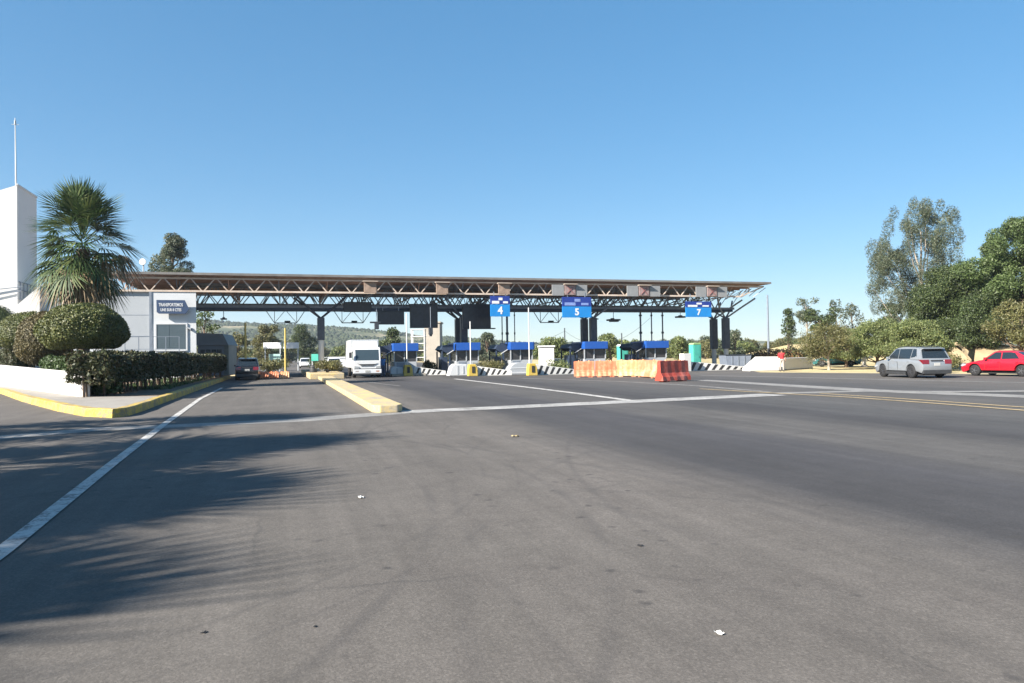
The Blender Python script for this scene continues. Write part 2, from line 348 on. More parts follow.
def tag(o, label=None, cat=None, group=None, kind=None):
    if label: o['label'] = label
    if cat: o['category'] = cat
    if group: o['group'] = group
    if kind: o['kind'] = kind
    return o
def empty(name, loc, rz=0, label=None, cat=None, group=None):
    o = bpy.data.objects.new(name, None); COL.objects.link(o); o.location = loc; o.rotation_euler = (0, 0, rz); o.empty_display_size = 0.3
    return tag(o, label, cat, group)
KIDS = {}
def copy_tree(o, loc=None, rz=None, label=None, group=None, scale=None, parent=None):
    c = o.copy(); COL.objects.link(c)
    if parent is not None: c.parent = parent
    if loc is not None: c.location = loc
    if rz is not None: c.rotation_euler = (0, 0, rz)
    if scale is not None: c.scale = scale if hasattr(scale, '__len__') else (scale,) * 3
    if label: c['label'] = label
    if group: c['group'] = group
    for ch in [x for x in bpy.data.objects if x.parent == o and x != c]: copy_tree(ch, parent=c)
    return c
def textmesh(body, size, mat_, parent, loc, rot, name='lettering', extrude=0.006, sx=1.0, bold=0.0):
    cu = bpy.data.curves.new('tmp', 'FONT'); cu.body = body; cu.size = size; cu.align_x = 'CENTER'; cu.align_y = 'CENTER'; cu.extrude = extrude; cu.offset = bold
    to = bpy.data.objects.new('tmp', cu); COL.objects.link(to)
    bpy.context.view_layer.update()
    me = bpy.data.meshes.new_from_object(to.evaluated_get(bpy.context.evaluated_depsgraph_get()))
    bpy.data.objects.remove(to); bpy.data.curves.remove(cu)
    me.materials.clear(); me.materials.append(mat_)
    o = bpy.data.objects.new(name, me); COL.objects.link(o); o.parent = parent; o.location = loc; o.rotation_euler = rot; o.scale = (sx, 1, 1)
    return o
def fast_mesh(name, V, Fq, mats, mi=None, parent=None, smooth=False):
    me = bpy.data.meshes.new(name); V = np.asarray(V, dtype=np.float32); Fq = np.asarray(Fq, dtype=np.int32); k = Fq.shape[1]
    me.vertices.add(len(V)); me.vertices.foreach_set('co', V.ravel())
    me.loops.add(Fq.size); me.loops.foreach_set('vertex_index', Fq.ravel())
    me.polygons.add(len(Fq)); me.polygons.foreach_set('loop_start', np.arange(0, Fq.size, k, dtype=np.int32)); me.polygons.foreach_set('loop_total', np.full(len(Fq), k, dtype=np.int32))
    for m_ in (mats if isinstance(mats, (list, tuple)) else [mats]): me.materials.append(m_)
    if mi is not None: me.polygons.foreach_set('material_index', np.asarray(mi, dtype=np.int32))
    me.update(calc_edges=True); me.validate()
    o = bpy.data.objects.new(name, me); COL.objects.link(o)
    if parent: o.parent = parent
    return o
def leaf_arrays(P, size, rng, aspect=0.45, droop=0.0, normal=None, jit=0.9):
    n = len(P); d = rng.normal(size=(n, 3)); 
    if droop: d[:, 2] -= droop
    d /= np.linalg.norm(d, axis=1)[:, None]
    nn = rng.normal(size=(n, 3)) * jit
    if normal is not None: nn += normal
    e = np.cross(d, nn); e /= np.linalg.norm(e, axis=1)[:, None] + 1e-9
    sz = size * rng.uniform(0.6, 1.3, n)[:, None]
    a = P - d * sz; b = P + e * sz * aspect; c = P + d * sz; dd = P - e * sz * aspect
    V = np.stack([a, b, c, dd], 1).reshape(-1, 3)
    return V, np.arange(n * 4).reshape(n, 4)

# ================================================================== SETTING
def sheet(name, pts, z, m_, kind='structure'):
    bm = bmesh.new(); vs = [bm.verts.new((p[0], p[1], z)) for p in pts]; f = bm.faces.new(vs)
    if f.normal.z < 0: bmesh.ops.reverse_faces(bm, faces=[f])
    bm.normal_update()
    if f.normal.z < 0: bmesh.ops.reverse_faces(bm, faces=[f])
    me = bpy.data.meshes.new(name); bm.to_mesh(me); bm.free(); me.materials.append(m_)
    o = bpy.data.objects.new(name, me); COL.objects.link(o); o['kind'] = kind; return o
sheet('ground', [(-2600, -300), (2600, -300), (2600, 1650), (-2600, 1650)], -0.03, GRASSLAND)
road_pts = [(-90, -60), (120, -60), (120, -6), gp(1010, 374.5)[:2], gp(950, 373.8)[:2], gp(760, 372.4)[:2], S(43.5, 66)[:2], S(41, 90)[:2], S(34, 200)[:2], S(30, 500)[:2], S(2, 500)[:2], S(-3, 220)[:2], S(-4.3, 90)[:2], S(-4.3, 66)[:2], S(-14, 66)[:2], (-70, 66)]
sheet('road', road_pts, 0.0, ASPH)
sheet('car_park', [gp(770, 361)[:2], gp(905, 360.5)[:2], gp(912, 358.2)[:2], gp(800, 358.8)[:2]], -0.024, mat('car_park_gravel', (0.42, 0.38, 0.32), 0.9, var=0.15, scale=1))

def strip(name, pts, wd, z, m_):
    """flat painted strip following world points"""
    pts = [Vector((p[0], p[1], 0)) for p in pts]; V = []; Fs = []
    if not hasattr(wd, '__len__'): wd = [wd] * len(pts)
    for i, p in enumerate(pts):
        d = (pts[min(i + 1, len(pts) - 1)] - pts[max(i - 1, 0)]).normalized(); n = Vector((-d.y, d.x, 0)) * wd[i] / 2
        V += [(p + n)[:2] + (z,), (p - n)[:2] + (z,)]
    for i in range(len(pts) - 1): Fs.append((2 * i, 2 * i + 1, 2 * i + 3, 2 * i + 2))
    mb = MB(); mb.add(V, Fs); o = mb.build(name, m_); o['kind'] = 'structure'
    for p in o.data.polygons:
        if p.normal.z < 0: p.flip()
    return o
strip('edge_line', [gp(-120, 640), gp(0, 554), gp(60, 506), gp(110, 466), gp(165, 424), gp(200, 399), gp(222, 388)], 0.17, 0.012, LINEW)
strip('pale_cross_strip', [gp(-40, 441), gp(100, 429), gp(190, 425.5), gp(300, 420), gp(400, 412.5)], [0.9, 1.0, 1.0, 1.1, 1.1], 0.004, LINEP)
strip('stop_line', [gp(400, 412.2), gp(520, 406.8), gp(640, 401.2), gp(775, 394.6)], [1.1, 1.2, 1.3, 1.3], 0.008, worn_paint('stop_line_paint', (0.60, 0.585, 0.56), (0.24, 0.23, 0.215), 0.40, 0.58, 1.3))
strip('lane_line', [gp(455, 379), gp(520, 386.5), gp(580, 394), gp(632, 401)], 0.34, 0.012, LINEW)
strip('lane_line', [gp(520, 378.2), gp(620, 381.5), gp(700, 386), gp(770, 392)], 0.4, 0.004, LINEF)
strip('pale_lane_strip', [gp(700, 380), gp(780, 385), gp(880, 391), gp(1040, 397)], [0.9, 1.3, 1.5, 1.5], 0.0045, LINEP)
strip('pale_lane_strip', [gp(775, 393.5), gp(860, 391.3), gp(960, 391.8), gp(1040, 391)], 0.9, 0.008, LINEP)
strip('yellow_line', [gp(700, 389), gp(775, 393.3), gp(850, 397.5), gp(940, 404), gp(1060, 413.5)], 0.2, 0.012, LINEY)
strip('yellow_line', [gp(820, 393.5), gp(900, 398.8), gp(960, 403), gp(1060, 410)], 0.18, 0.012, LINEY)
strip('faded_line', [gp(700, 375.3), gp(800, 377.5), gp(900, 380), gp(1040, 383)], 0.5, 0.004, LINEF)
strip('faded_line', [gp(400, 386), gp(350, 380), gp(345, 379)], 0.15, 0.004, LINEF)

# planted bed and kerbs at the left
kerb_pts = [gp(-60, 384), gp(0, 393.5), gp(23, 402), gp(58, 411.5), gp(84, 416.5), gp(112, 418), gp(128, 416), gp(145, 410.5)]
far_k = S(-4.35, 66)
k_line = [Vector(p) for p in kerb_pts] + [S(-4.35, 30), S(-4.35, 45), Vector(far_k)]
def kerb(name, pts, wd, h, m_, side=1, blocks=None):
    pts = [Vector((p[0], p[1], 0)) for p in pts]; mb = MB()
    # resample
    out = [pts[0]]
    for a, b in zip(pts, pts[1:]):
        n = max(1, int((b - a).length / 1.0))
        for i in range(1, n + 1): out.append(a.lerp(b, i / n))
    pts = out; V = []
    for i, p in enumerate(pts):
        d = (pts[min(i + 1, len(pts) - 1)] - pts[max(i - 1, 0)]).normalized(); n = Vector((-d.y, d.x, 0)) * side
        hh = h + random.uniform(-0.012, 0.012)
        V += [p, p + n * 0.02 + Vector((0, 0, hh - 0.03)), p + n * 0.05 + Vector((0, 0, hh)), p + n * wd + Vector((0, 0, hh)), p + n * wd]
    Fs = []
    for i in range(len(pts) - 1):
        for k in range(4): Fs.append((i * 5 + k, i * 5 + k + 1, (i + 1) * 5 + k + 1, (i + 1) * 5 + k))
    Fs += [(0, 1, 2, 3, 4), tuple((len(pts) - 1) * 5 + k for k in range(5))]
    mb.add(V, Fs); return mb.build(name, m_, kind='structure')
kerb('left_kerb', k_line, 0.3, 0.24, KERBY, 1)
inner = []
for i, p in enumerate(k_line):
    d = (k_line[min(i + 1, len(k_line) - 1)] - k_line[max(i - 1, 0)]).normalized(); inner.append(p + Vector((-d.y, d.x, 0)) * 0.28)
sheet('planting_bed', [p[:2] for p in inner] + [S(-4.6, 66)[:2], S(-4.6, 75)[:2], S(-40, 75)[:2], (-80, 60), (-80, 45)], 0.19, M['soil'])
wA, wB = gp(-60, 379.5), gp(83, 402.0)
# pavement between wall and kerb
pv = [p + (Vector((0, 0, 0))) for p in inner[:8]]
sheet('pavement', [p[:2] for p in pv] + [S(-4.66, 32)[:2], S(-5.3, 32)[:2], (wB + Vector((0.6, 0, 0)))[:2], wB[:2], wA[:2]], 0.2, M['pavement'])
wd_ = (wB - wA).normalized(); wn = Vector((-wd_.y, wd_.x, 0))
mb = MB(); L_ = (wB - wA).length
mb.prism([(0, 0), (L_, 0), (L_, 1.13), (0, 1.95)], 0, 0.25)
o = mb.build('garden_wall', M['whitewall'], loc=wA, rz=math.atan2(wd_.y, wd_.x), bevel=0.015)
tag(o, 'low white rendered garden wall behind the yellow kerb, in front of the round shrubs', 'wall')

# median kerb running to the gate
mb = MB()
poly = [(2.36, 21.9), (2.55, 21.5), (3.05, 21.5), (3.24, 21.9), (3.30, 57.5), (2.30, 57.5)]
mb.prism([tuple(S(a, b)[:2]) for a, b in poly], 0.0, 0.22, 'z'); mb.build('median_kerb', KERBF, kind='structure', bevel=0.03)
mb = MB(); mb.prism([tuple(S(a, b)[:2]) for a, b in [(1.7, 57.6), (4.2, 57.6), (4.4, 80), (1.5, 80)]], 0, 0.42, 'z'); mb.build('median_planter', KERBF, kind='structure', bevel=0.04)

# hills
def hills():
    nx, ny = 200, 26; V = []; Fs = []
    rng = random.Random(3)
    prof = [(-2600, 60), (-900, 66), (-600, 58), (-374, 51), (-300, 45), (-254, 44), (-158, 34), (-86, 25), (0, 17), (120, 15), (300, 13), (700, 16), (2600, 25)]
    def ph(x):
        for (a, b), (c, d) in zip(prof, prof[1:]):
            if a <= x <= c: return b + (d - b) * (x - a) / (c - a)
        return 20
    from mathutils import noise as mn
    for j in range(ny):
        y = 620 + j * 34
        for i in range(nx):
            x = -2400 + i * 24.1
            k = math.sin(min(1, j / 14) * math.pi / 2) ** 1.1 if j <= 14 else 1 - 0.4 * (j - 14) / 12
            z = ph(x * 900 / max(y, 1) if j else x) * (1.03 * y / 1096 + 0.0) * k * 1.0 * 1.1 + mn.noise((x * 0.008, y * 0.008, 0)) * 5 * k + mn.noise((x * 0.03, y * 0.03, 2)) * 1.8 * k
            V.append((x, y, z - 0.5 if j else -2))
    for j in range(ny - 1):
        for i in range(nx - 1): a = j * nx + i; Fs.append((a, a + 1, a + nx + 1, a + nx))
    o = fast_mesh('hills', V, Fs, make_hill()); o['kind'] = 'structure'
    rngn = np.random.default_rng(12); B = np.array([(1, 0, 0), (-.5, .87, 0), (-.5, -.87, 0), (.5, .4, .7), (-.6, .3, .75), (.1, -.6, .7), (0, 0, 1.05)]); T = [(0, 1, 3), (1, 4, 3), (1, 2, 4), (2, 5, 4), (2, 0, 5), (0, 3, 5), (3, 4, 6), (4, 5, 6), (5, 3, 6)]
    Va = np.array(V); VV = []; FF = []; n = 0
    for _ in range(9000):
        j = rngn.integers(0, 15); i = rngn.integers(int((-480 + 2400) / 24.1), int((260 + 2400) / 24.1)); a, b_ = rngn.uniform(0, 1, 2); k = j * nx + i
        p = Va[k] * (1 - a) * (1 - b_) + Va[k + 1] * a * (1 - b_) + Va[k + nx] * (1 - a) * b_ + Va[k + nx + 1] * a * b_
        if mn.noise((p[0] * .012, p[1] * .012, 7)) < -.12: continue
        r = rngn.uniform(1.6, 4.2); VV.append(p + B * np.array([r, r, r * .95]) * rngn.uniform(.8, 1.2, (7, 1)) - np.array([0, 0, r * .2])); FF += [(n + x, n + y, n + z) for x, y, z in T]; n += 7
    o = fast_mesh('hill_scrub', np.concatenate(VV), FF, mat('hill_bush', (0.045, 0.062, 0.024), 0.95, var=.45, scale=.05)); tag(o, 'dark scrub dotted over the hills beyond the toll plaza', 'scrub', kind='stuff')
hills()
# dry bank at right
def bank(name, pts, h, wd, m_, seed):
    from mathutils import noise as mn
    V = []; Fs = []; n = 40; k = 7
    for i in range(n + 1):
        u = i / n * (len(pts) - 1); a = min(int(u), len(pts) - 2); p = Vector(pts[a]).lerp(Vector(pts[a + 1]), u - a); d = (Vector(pts[a + 1]) - Vector(pts[a])).normalized(); q = Vector((-d.y, d.x, 0))
        if q.y < 0: q = -q
        e = math.sin(i / n * math.pi) ** 0.4
        for j in range(k):
            v = j / (k - 1); z = h * e * math.sin(v * math.pi * 0.6) + mn.noise((p.x * 0.3 + seed, p.y * 0.3, v * 4)) * 0.35 * e * (j > 0)
            V.append(tuple((p + q * wd * v)[:2]) + (z - 0.06 if j else -0.2,))
    for i in range(n):
        for j in range(k - 1): a = i * k + j; Fs.append((a, a + k, a + k + 1, a + 1))
    o = fast_mesh(name, V, Fs, m_); o['kind'] = 'structure'
bank('dry_bank', [at(925, 62), at(975, 60), at(1100, 58)], 2.3, 9, M['rock'], 1)
bank('grass_bank', [at(715, 120), at(800, 112), at(890, 100)], 2.8, 18, GRASSLAND, 5)

# ================================================================== VEGETATION
def clump_points(cl, dens, rng, shell=2.2, soft=False):
    P = []; Nn = []
    for (c, r) in cl:
        n = max(12, int(dens * r[0] * r[1] * r[2] ** 0.3 * 4))
        d = rng.normal(size=(n, 3)); d /= np.linalg.norm(d, axis=1)[:, None]
        rr = np.abs(rng.normal(0, .62, n)).clip(0, 1.7) if soft else rng.uniform(0.25, 1, n) ** (1 / shell) * rng.normal(1, .09, n)
        P.append(np.array(c) + d * rr[:, None] * np.array(r)); Nn.append(d)
    return np.concatenate(P), np.concatenate(Nn)
def crown_tree(name, label, cat, loc, h, cw, cz0, seed, leaf, bark, nclump=26, dens=60, lsize=0.22, trunk_r=0.25, group=None, clump=(0.22, 0.34), shape='round', lean=0.0, droop=0.0, aspect=0.45, flat=0.8, soft=False):
    rng = np.random.default_rng(seed); root = empty(name, loc, 0, label, cat, group)
    cl = []; ch = h - cz0; tries = 0
    while len(cl) < nclump and tries < 4000:
        tries += 1
        u = rng.uniform(0, 1)
        if shape == 'round': prof = math.sqrt(max(0.0, 1 - (2 * u - 0.85) ** 2 / 1.4))
        elif shape == 'tall': prof = 0.35 + 0.65 * math.sin(min(1, u * 1.15) * math.pi) ** 0.6
        elif shape == 'cone': prof = (1 - u) * 0.95 + 0.12
        elif shape == 'umbrella': prof = 0.3 + 0.7 * (u ** 0.5)
        else: prof = 1.0
        a = rng.uniform(0, 2 * math.pi); r = cw / 2 * prof * math.sqrt(rng.uniform(0.05, 1)) * 0.86
        rc = cw * rng.uniform(*clump) * 0.5
        z = cz0 + ch * (0.06 + 0.86 * u)
        c = (r * math.cos(a) + lean * (z / h), r * math.sin(a), z)
        cl.append((c, (rc * rng.uniform(.75, 1.25), rc * rng.uniform(.75, 1.25), rc * flat * rng.uniform(.8, 1.2))))
    P, Nn = clump_points(cl, dens, rng, soft=soft)
    V, Fq = leaf_arrays(P, lsize, rng, aspect, droop, Nn * 0.8)
    fast_mesh('crown', V, Fq, leaf, parent=root)
    mb = MB(); top = cz0 + ch * 0.72
    pts = [(lean * z / h + 0.12 * math.sin(z * 0.9 + seed), 0.12 * math.cos(z * 0.7 + seed), z) for z in np.linspace(-0.1, top, 8)]
    mb.tube(pts, [trunk_r * (1.25 if i == 0 else 1 - 0.75 * i / 7) for i in range(8)], 8)
    idx = rng.permutation(len(cl))[:min(len(cl), 16)]
    for i in idx:
        c = Vector(cl[i][0]); z0 = max(cz0 * 0.55, c.z - (0.25 + rng.uniform(0, 0.25)) * ch); z0 = min(z0, top * 0.95)
        p0 = Vector((lean * z0 / h + 0.12 * math.sin(z0 * 0.9 + seed), 0.12 * math.cos(z0 * 0.7 + seed), z0)); mid = p0.lerp(c, 0.5) + Vector((0, 0, -0.06 * ch)) + Vector(rng.normal(size=3) * 0.1)
        mb.tube([p0, mid, c], [trunk_r * 0.38, trunk_r * 0.24, trunk_r * 0.08], 5)
    mb.build('trunk', bark, root, fix=False)
    return root

def dome_shrub(name, label, loc, rx, ry, z0, z1, leaf, seed, stem=True, n=9000, group=None, lsize=0.075, lump=0.08, legs=1, cat='shrub'):
    root = empty(name, loc, 0, label, cat, group); rng = np.random.default_rng(seed)
    from mathutils import noise as mn
    h = z1 - z0; d = rng.normal(size=(n, 3)); d /= np.linalg.norm(d, axis=1)[:, None]
    P = d.copy(); P[:, 0] *= rx; P[:, 1] *= ry
    lowf = 0.42 if z0 > 0.6 else 0.8
    P[:, 2] = np.where(d[:, 2] > 0, d[:, 2] * h * 0.62, d[:, 2] * h * 0.38)
    P[:, 2] = np.maximum(P[:, 2], -h * 0.38 * (0.75 if stem else 1))
    k = np.array([1 + lump * mn.noise((q[0] * 2.2 + seed, q[1] * 2.2, q[2] * 2.2)) * 2 for q in d]) * rng.uniform(0.93, 1.015, n)
    P = P * k[:, None]; P[:, 2] += z0 + h * 0.38
    V, Fq = leaf_arrays(P, lsize, rng, 0.5, 0, d * 1.6, 0.8)
    # twiggy solid core that carries the leaf skin
    mb = MB(); pr = []
    for i in range(13):
        a = -math.pi / 2 + math.pi * i / 12; zz = math.sin(a); zz = zz * h * 0.62 if zz > 0 else max(zz * h * 0.38, -h * 0.38 * 0.72)
        pr.append((max(0.01, math.cos(a)) * 0.93, zz * 0.93))
    mb.lathe(pr, 24); vs = [(x * rx, y * ry, z + z0 + h * 0.38) for x, y, z in mb.v]; mb.v = vs
    for f in range(len(mb.m)): mb.m[f] = 0
    nv = len(V); core = np.array(mb.v)
    o = fast_mesh('foliage', V, Fq, leaf, parent=root)
    mb.build('inner_branches', leaf, root, fix=False)
    if stem:
        st_ = MB()
        for q in range(3 + legs):
            a = q * 2.1 + seed; st_.tube([(0.12 * math.cos(a), 0.12 * math.sin(a), -0.02), (0.16 * math.cos(a), 0.16 * math.sin(a), z0 * 0.5), (rx * 0.35 * math.cos(a), ry * 0.35 * math.sin(a), z0 + 0.2 * h)], [0.09, 0.07, 0.04], 6)
        st_.build('stem', M['bark'], root, fix=False)
    return root
def hedge(name, label, a, b, wd, z0, z1, leaf, seed, dens=420, lsize=0.075, legs=True, rag=0.12, group=None):
    a = Vector(a); b = Vector(b); L = (b - a).length; ang = math.atan2((b - a).y, (b - a).x)
    root = empty(name, a, ang, label, 'hedge', group); rng = np.random.default_rng(seed)
    from mathutils import noise as mn
    h = z1 - z0; faces = [('top', L * wd), ('f', L * h), ('k', L * h), ('e0', wd * h), ('e1', wd * h), ('bot', L * wd * 0.6)]
    P = []; NN = []
    for nme, ar in faces:
        n = int(ar * dens); u = rng.uniform(0, 1, n); v = rng.uniform(0, 1, n); w_ = rng.uniform(-0.16, 0.03, n)
        if nme == 'top': q = np.stack([u * L, (v - .5) * wd, np.full(n, z1) + w_], 1); nn = (0, 0, 1)
        elif nme == 'bot': q = np.stack([u * L, (v - .5) * wd, np.full(n, z0) - w_], 1); nn = (0, 0, -1)
        elif nme == 'f': q = np.stack([u * L, np.full(n, -wd / 2) - w_, z0 + v * h], 1); nn = (0, -1, 0)
        elif nme == 'k': q = np.stack([u * L, np.full(n, wd / 2) + w_, z0 + v * h], 1); nn = (0, 1, 0)
        elif nme == 'e0': q = np.stack([-w_, (u - .5) * wd, z0 + v * h], 1); nn = (-1, 0, 0)
        else: q = np.stack([L + w_, (u - .5) * wd, z0 + v * h], 1); nn = (1, 0, 0)
        P.append(q); NN.append(np.tile(nn, (n, 1)))
    P = np.concatenate(P); NN = np.concatenate(NN).astype(float)
    k = np.array([mn.noise((p[0] * 1.3 + seed, p[1] * 1.3, p[2] * 1.3)) + 0.5 * mn.noise((p[0] * 4, p[1] * 4, p[2] * 4 + seed)) for p in P])
    kk = k * rag * 1.6
    P += NN * kk[:, None]
    low = np.clip((z0 + 0.5 - P[:, 2]) / 0.5, 0, 1) * np.where(NN[:, 2] == 0, 1, 0)
    keep = rng.uniform(0, 1, len(P)) > low * 0.45 * (1 if legs else 0)
    P = P[keep]; NN = NN[keep]
    V, Fq = leaf_arrays(P, lsize, rng, 0.5, 0, NN * 1.2, 0.9)
    fast_mesh('foliage', V, Fq, leaf, parent=root)
    mb = MB(); nn_ = max(2, int(L / 0.8))
    mb.bb(0.22, L - 0.22, -wd / 2 + 0.25, wd / 2 - 0.25, z0 + 0.3, z1 - 0.2); mb.build('inner_branches', leaf, root)
    if legs:
        s2 = MB()
        for i in range(nn_ * 2):
            x = (i + 0.5) / (nn_ * 2) * L + rng.uniform(-.12, .12); y = rng.uniform(-wd * .3, wd * .3)
            s2.tube([(x, y, -0.02), (x + rng.uniform(-.1, .1), y, z0 * 0.6 + 0.1), (x + rng.uniform(-.25, .25), y + rng.uniform(-.2, .2), z0 + 0.4)], [0.05, 0.04, 0.03], 5)
        s2.build('stems', M['bark'], root, fix=False)
    return root

def palm(label, loc, h, crown_r, seed, nl=46, skirt=True, group=None):
    rng = np.random.default_rng(seed); root = empty('fan_palm', loc, 0, label, 'palm tree', group)
    V = []; Fs = []; VD = []; FD = []
    def fan(base_p, dirn, pet, rad, spread, drp, VV, FF, nseg=22, dip=0.0):
        d = Vector(dirn).normalized(); side = d.cross(Vector((0, 0, 1)))
        if side.length < 0.05: side = Vector((1, 0, 0))
        side.normalize(); up = side.cross(d).normalized()
        tw = rng.uniform(-0.5, 0.5); side, up = (side * math.cos(tw) + up * math.sin(tw)), (up * math.cos(tw) - side * math.sin(tw))
        hub = Vector(base_p) + d * pet + Vector((0, 0, -0.10 * pet * pet))
        p0 = Vector(base_p); b = len(VV)   # petiole
        wv = side * 0.025
        VV += [p0 - wv * 1.6, p0 + wv * 1.6, hub + wv, hub - wv]; FF.append((b, b + 1, b + 2, b + 3))
        if dip: d = (d + Vector((0, 0, -dip))).normalized(); up = side.cross(d).normalized()
        for k in range(nseg):
            a = (k / (nseg - 1) - 0.5) * spread; dd = d * math.cos(a) + side * math.sin(a)
            L = rad * (0.78 + 0.22 * math.cos(a)) * rng.uniform(0.9, 1.08)
            fold = up * (0.05 if k % 2 else -0.05)
            m1 = hub + dd * L * 0.42 + fold * 0.6 + up * 0.08 * math.cos(a)
            m2 = hub + dd * L + Vector((0, 0, -drp * L * rng.uniform(0.5, 1.2)))
            pn = (side * math.cos(a) - d * math.sin(a)); w1 = L * 0.42 * spread / nseg * 0.60; 
            b = len(VV); VV += [hub, m1 - pn * w1, m2, m1 + pn * w1]; FF.append((b, b + 1, b + 2, b + 3))
    top = Vector((0, 0, h - crown_r * 0.80))
    for i in range(nl):
        u = (i + 0.5) / nl; el = R(86) - u * R(142); az = i * 2.39996 + rng.uniform(-.25, .25)
        d = (math.cos(el) * math.cos(az), math.cos(el) * math.sin(az), math.sin(el))
        base_p = top + Vector((0.14 * math.cos(az), 0.14 * math.sin(az), -u * crown_r * 0.66 + 0.05))
        pet = crown_r * rng.uniform(0.24, 0.52) * (1 if u < .8 else .8); rad = crown_r * rng.uniform(0.44, 0.54)
        dead = (u > 0.55 and rng.uniform() < (u - .5) * .9)
        if dead: fan(base_p, d, pet * 0.85, rad, 2.3, 0.9, VD, FD, 16)
        else: fan(base_p, d, pet, rad, 2.5, 0.04 + 0.30 * u, V, Fs, 19, 0.1 + 0.75 * u)
    fast_mesh('crown', np.array([tuple(p) for p in V]), Fs, L_PALM, parent=root)
    # dead skirt of hanging fronds
    sk0 = h - crown_r * 1.45
    if skirt:
        for i in range(90):
            az = i * 2.39996; z = sk0 + crown_r * 0.1 - (i / 90) * crown_r * 0.75
            bp = Vector((0.45 * math.cos(az), 0.45 * math.sin(az), z)); el = R(-72 - rng.uniform(0, 14))
            fan(bp, (math.cos(el) * math.cos(az), math.cos(el) * math.sin(az), math.sin(el)), 0.3, 0.85, 0.9, 0.25, VD, FD, 10)
    fast_mesh('dead_fronds', np.array([tuple(p) for p in VD]), FD, L_PALMD, parent=root)
    mb = MB(); zs = np.linspace(-0.1, h - crown_r * 1.15, 14)
    mb.tube([(0.05 * math.sin(z), 0.04 * math.cos(z * 1.3), z) for z in zs], [0.42 if i == 0 else (0.30 + (0.015 if i % 2 else 0)) for i in range(14)], 12); mb.build('trunk', M['bark'], root, fix=False)
    return root

palm('tall fan palm with a shaggy skirt of dead fronds behind the round shrubs', at(83, 39.5), 11.35, 3.35, 11, nl=100)
palm('fan palm left of the road nearest the camera, throwing its frond shadow over the asphalt', Vector((-15.9, -4.0, 0)), 9.9, 4.1, 5, nl=150, skirt=True, group='palms along the left roadside')
palm('fan palm left of the road just ahead of the nearest one, second in the row', Vector((-16.0, 0.1, 0)), 10.0, 4.1, 15, nl=160, skirt=True, group='palms along the left roadside')
palm('fan palm left of the road, third in the roadside row, shading the white edge line', Vector((-16.5, 5.0, 0)), 10.4, 4.3, 6, nl=105, skirt=True, group='palms along the left roadside')
palm('fan palm left of the road, farthest of the roadside row, shading the pale strip', Vector((-18.6, 11.2, 0)), 10.2, 3.7, 8, nl=84, skirt=True, group='palms along the left roadside')

# topiary in the bed
def topi(px, dist, wpx, pyt, pyb, label, leaf, seed, stem=True, ry=None, n=9000, name='topiary_shrub', ls=0.052):
    n = int(n * 2.4)
    z1 = at(px, dist, pyt).z; z0 = max(0.15, at(px, dist, pyb).z); rx = wpx / 2 / F * dist
    return dome_shrub(name, label, at(px, dist) + Vector((0, 0, 0.0)), rx, ry or rx, z0, z1, leaf, seed, stem, n=n, lsize=ls, lump=0.035)
topi(84, 35, 82, 303, 353, 'large mushroom-shaped clipped shrub in front of the palm trunk', L_TOPI, 1, n=16000)
topi(44, 40.5, 50, 312, 366, 'rounded clipped shrub merging with the left side of the mushroom shrub', L_TOPIB, 2, stem=False, n=9000)
topi(30, 47, 62, 312, 352, 'broad green clipped shrub behind the small rounded one', L_TOPI, 3, n=8000)
topi(-8, 56, 60, 300, 352, 'dark round clipped shrub at the left edge above the white wall', L_DARK, 4, n=9000)
hedge('box_hedge', 'dark low hedge under the shrub at the left edge above the white wall', at(-10, 57), at(24, 46.5), 1.2, 0.25, 2.4, L_HEDGE, 31, legs=False)
hedge('box_hedge', 'low green box hedge just behind the right part of the white wall', at(56, 37.5), at(100, 32.8), 1.2, 0.4, 1.75, L_BOX, 32, legs=False)
hedge('long_hedge', 'long flat-topped dark hedge with bare lower stems beside the entrance lane', S(-7.35, 32.5), S(-5.2, 63), 1.5, 0.75, 1.88, L_HEDGE, 33, dens=300, lsize=0.09)
hedge('low_hedge', 'clipped green bush at the near foot of the long hedge', at(90, 31.2), at(110, 30.6), 1.1, 0.3, 1.5, L_BOX, 34, dens=380, legs=False)
# grass tufts on bed (stuff)
def tufts(name, area, n, leaf, seed, z, hgt, label):
    rng = np.random.default_rng(seed); P = []
    for _ in range(n):
        s_, t_ = rng.uniform(*area[0]), rng.uniform(*area[1]); P.append(tuple(S(s_, t_, z + rng.uniform(0, hgt))))
    V, Fq = leaf_arrays(np.array(P), 0.08, rng, 0.3, -1.5); o = fast_mesh(name, V, Fq, leaf); tag(o, label, 'grass', kind='stuff'); return o
tufts('bed_grass', ((-8.5, -5.4), (39, 62)), 8000, L_BOX, 9, 0.2, 0.08, 'short grass and weeds growing under the hedge')

# bush in median planter
def bush(name, label, loc, w_, h_, leaf, seed, n=2500, ls=0.07, group=None):
    root = empty(name, loc, 0, label, 'bush', group); rng = np.random.default_rng(seed)
    cl = [((rng.uniform(-.32, .32) * w_, rng.uniform(-.32, .32) * w_, h_ * rng.uniform(0.35, 0.7)), (w_ * rng.uniform(.2, .34),) * 2 + (h_ * 0.36,)) for _ in range(8)]
    P, Nn = clump_points(cl, n / (8 * (w_ * .27) ** 2 * 4 * max(0.3, h_ * .36) ** .3), rng); P[:, 2] = np.maximum(P[:, 2], 0.02)
    V, Fq = leaf_arrays(P, ls, rng, 0.45, 0, Nn); fast_mesh('foliage', V, Fq, leaf, parent=root)
    mb = MB()
    for i in range(6):
        c = cl[i][0]; mb.tube([(0, 0, -0.03), (c[0] * .4, c[1] * .4, c[2] * .5), c], [0.05, 0.035, 0.015], 5)
    mb.build('branches', M['bark'], root, fix=False); return root
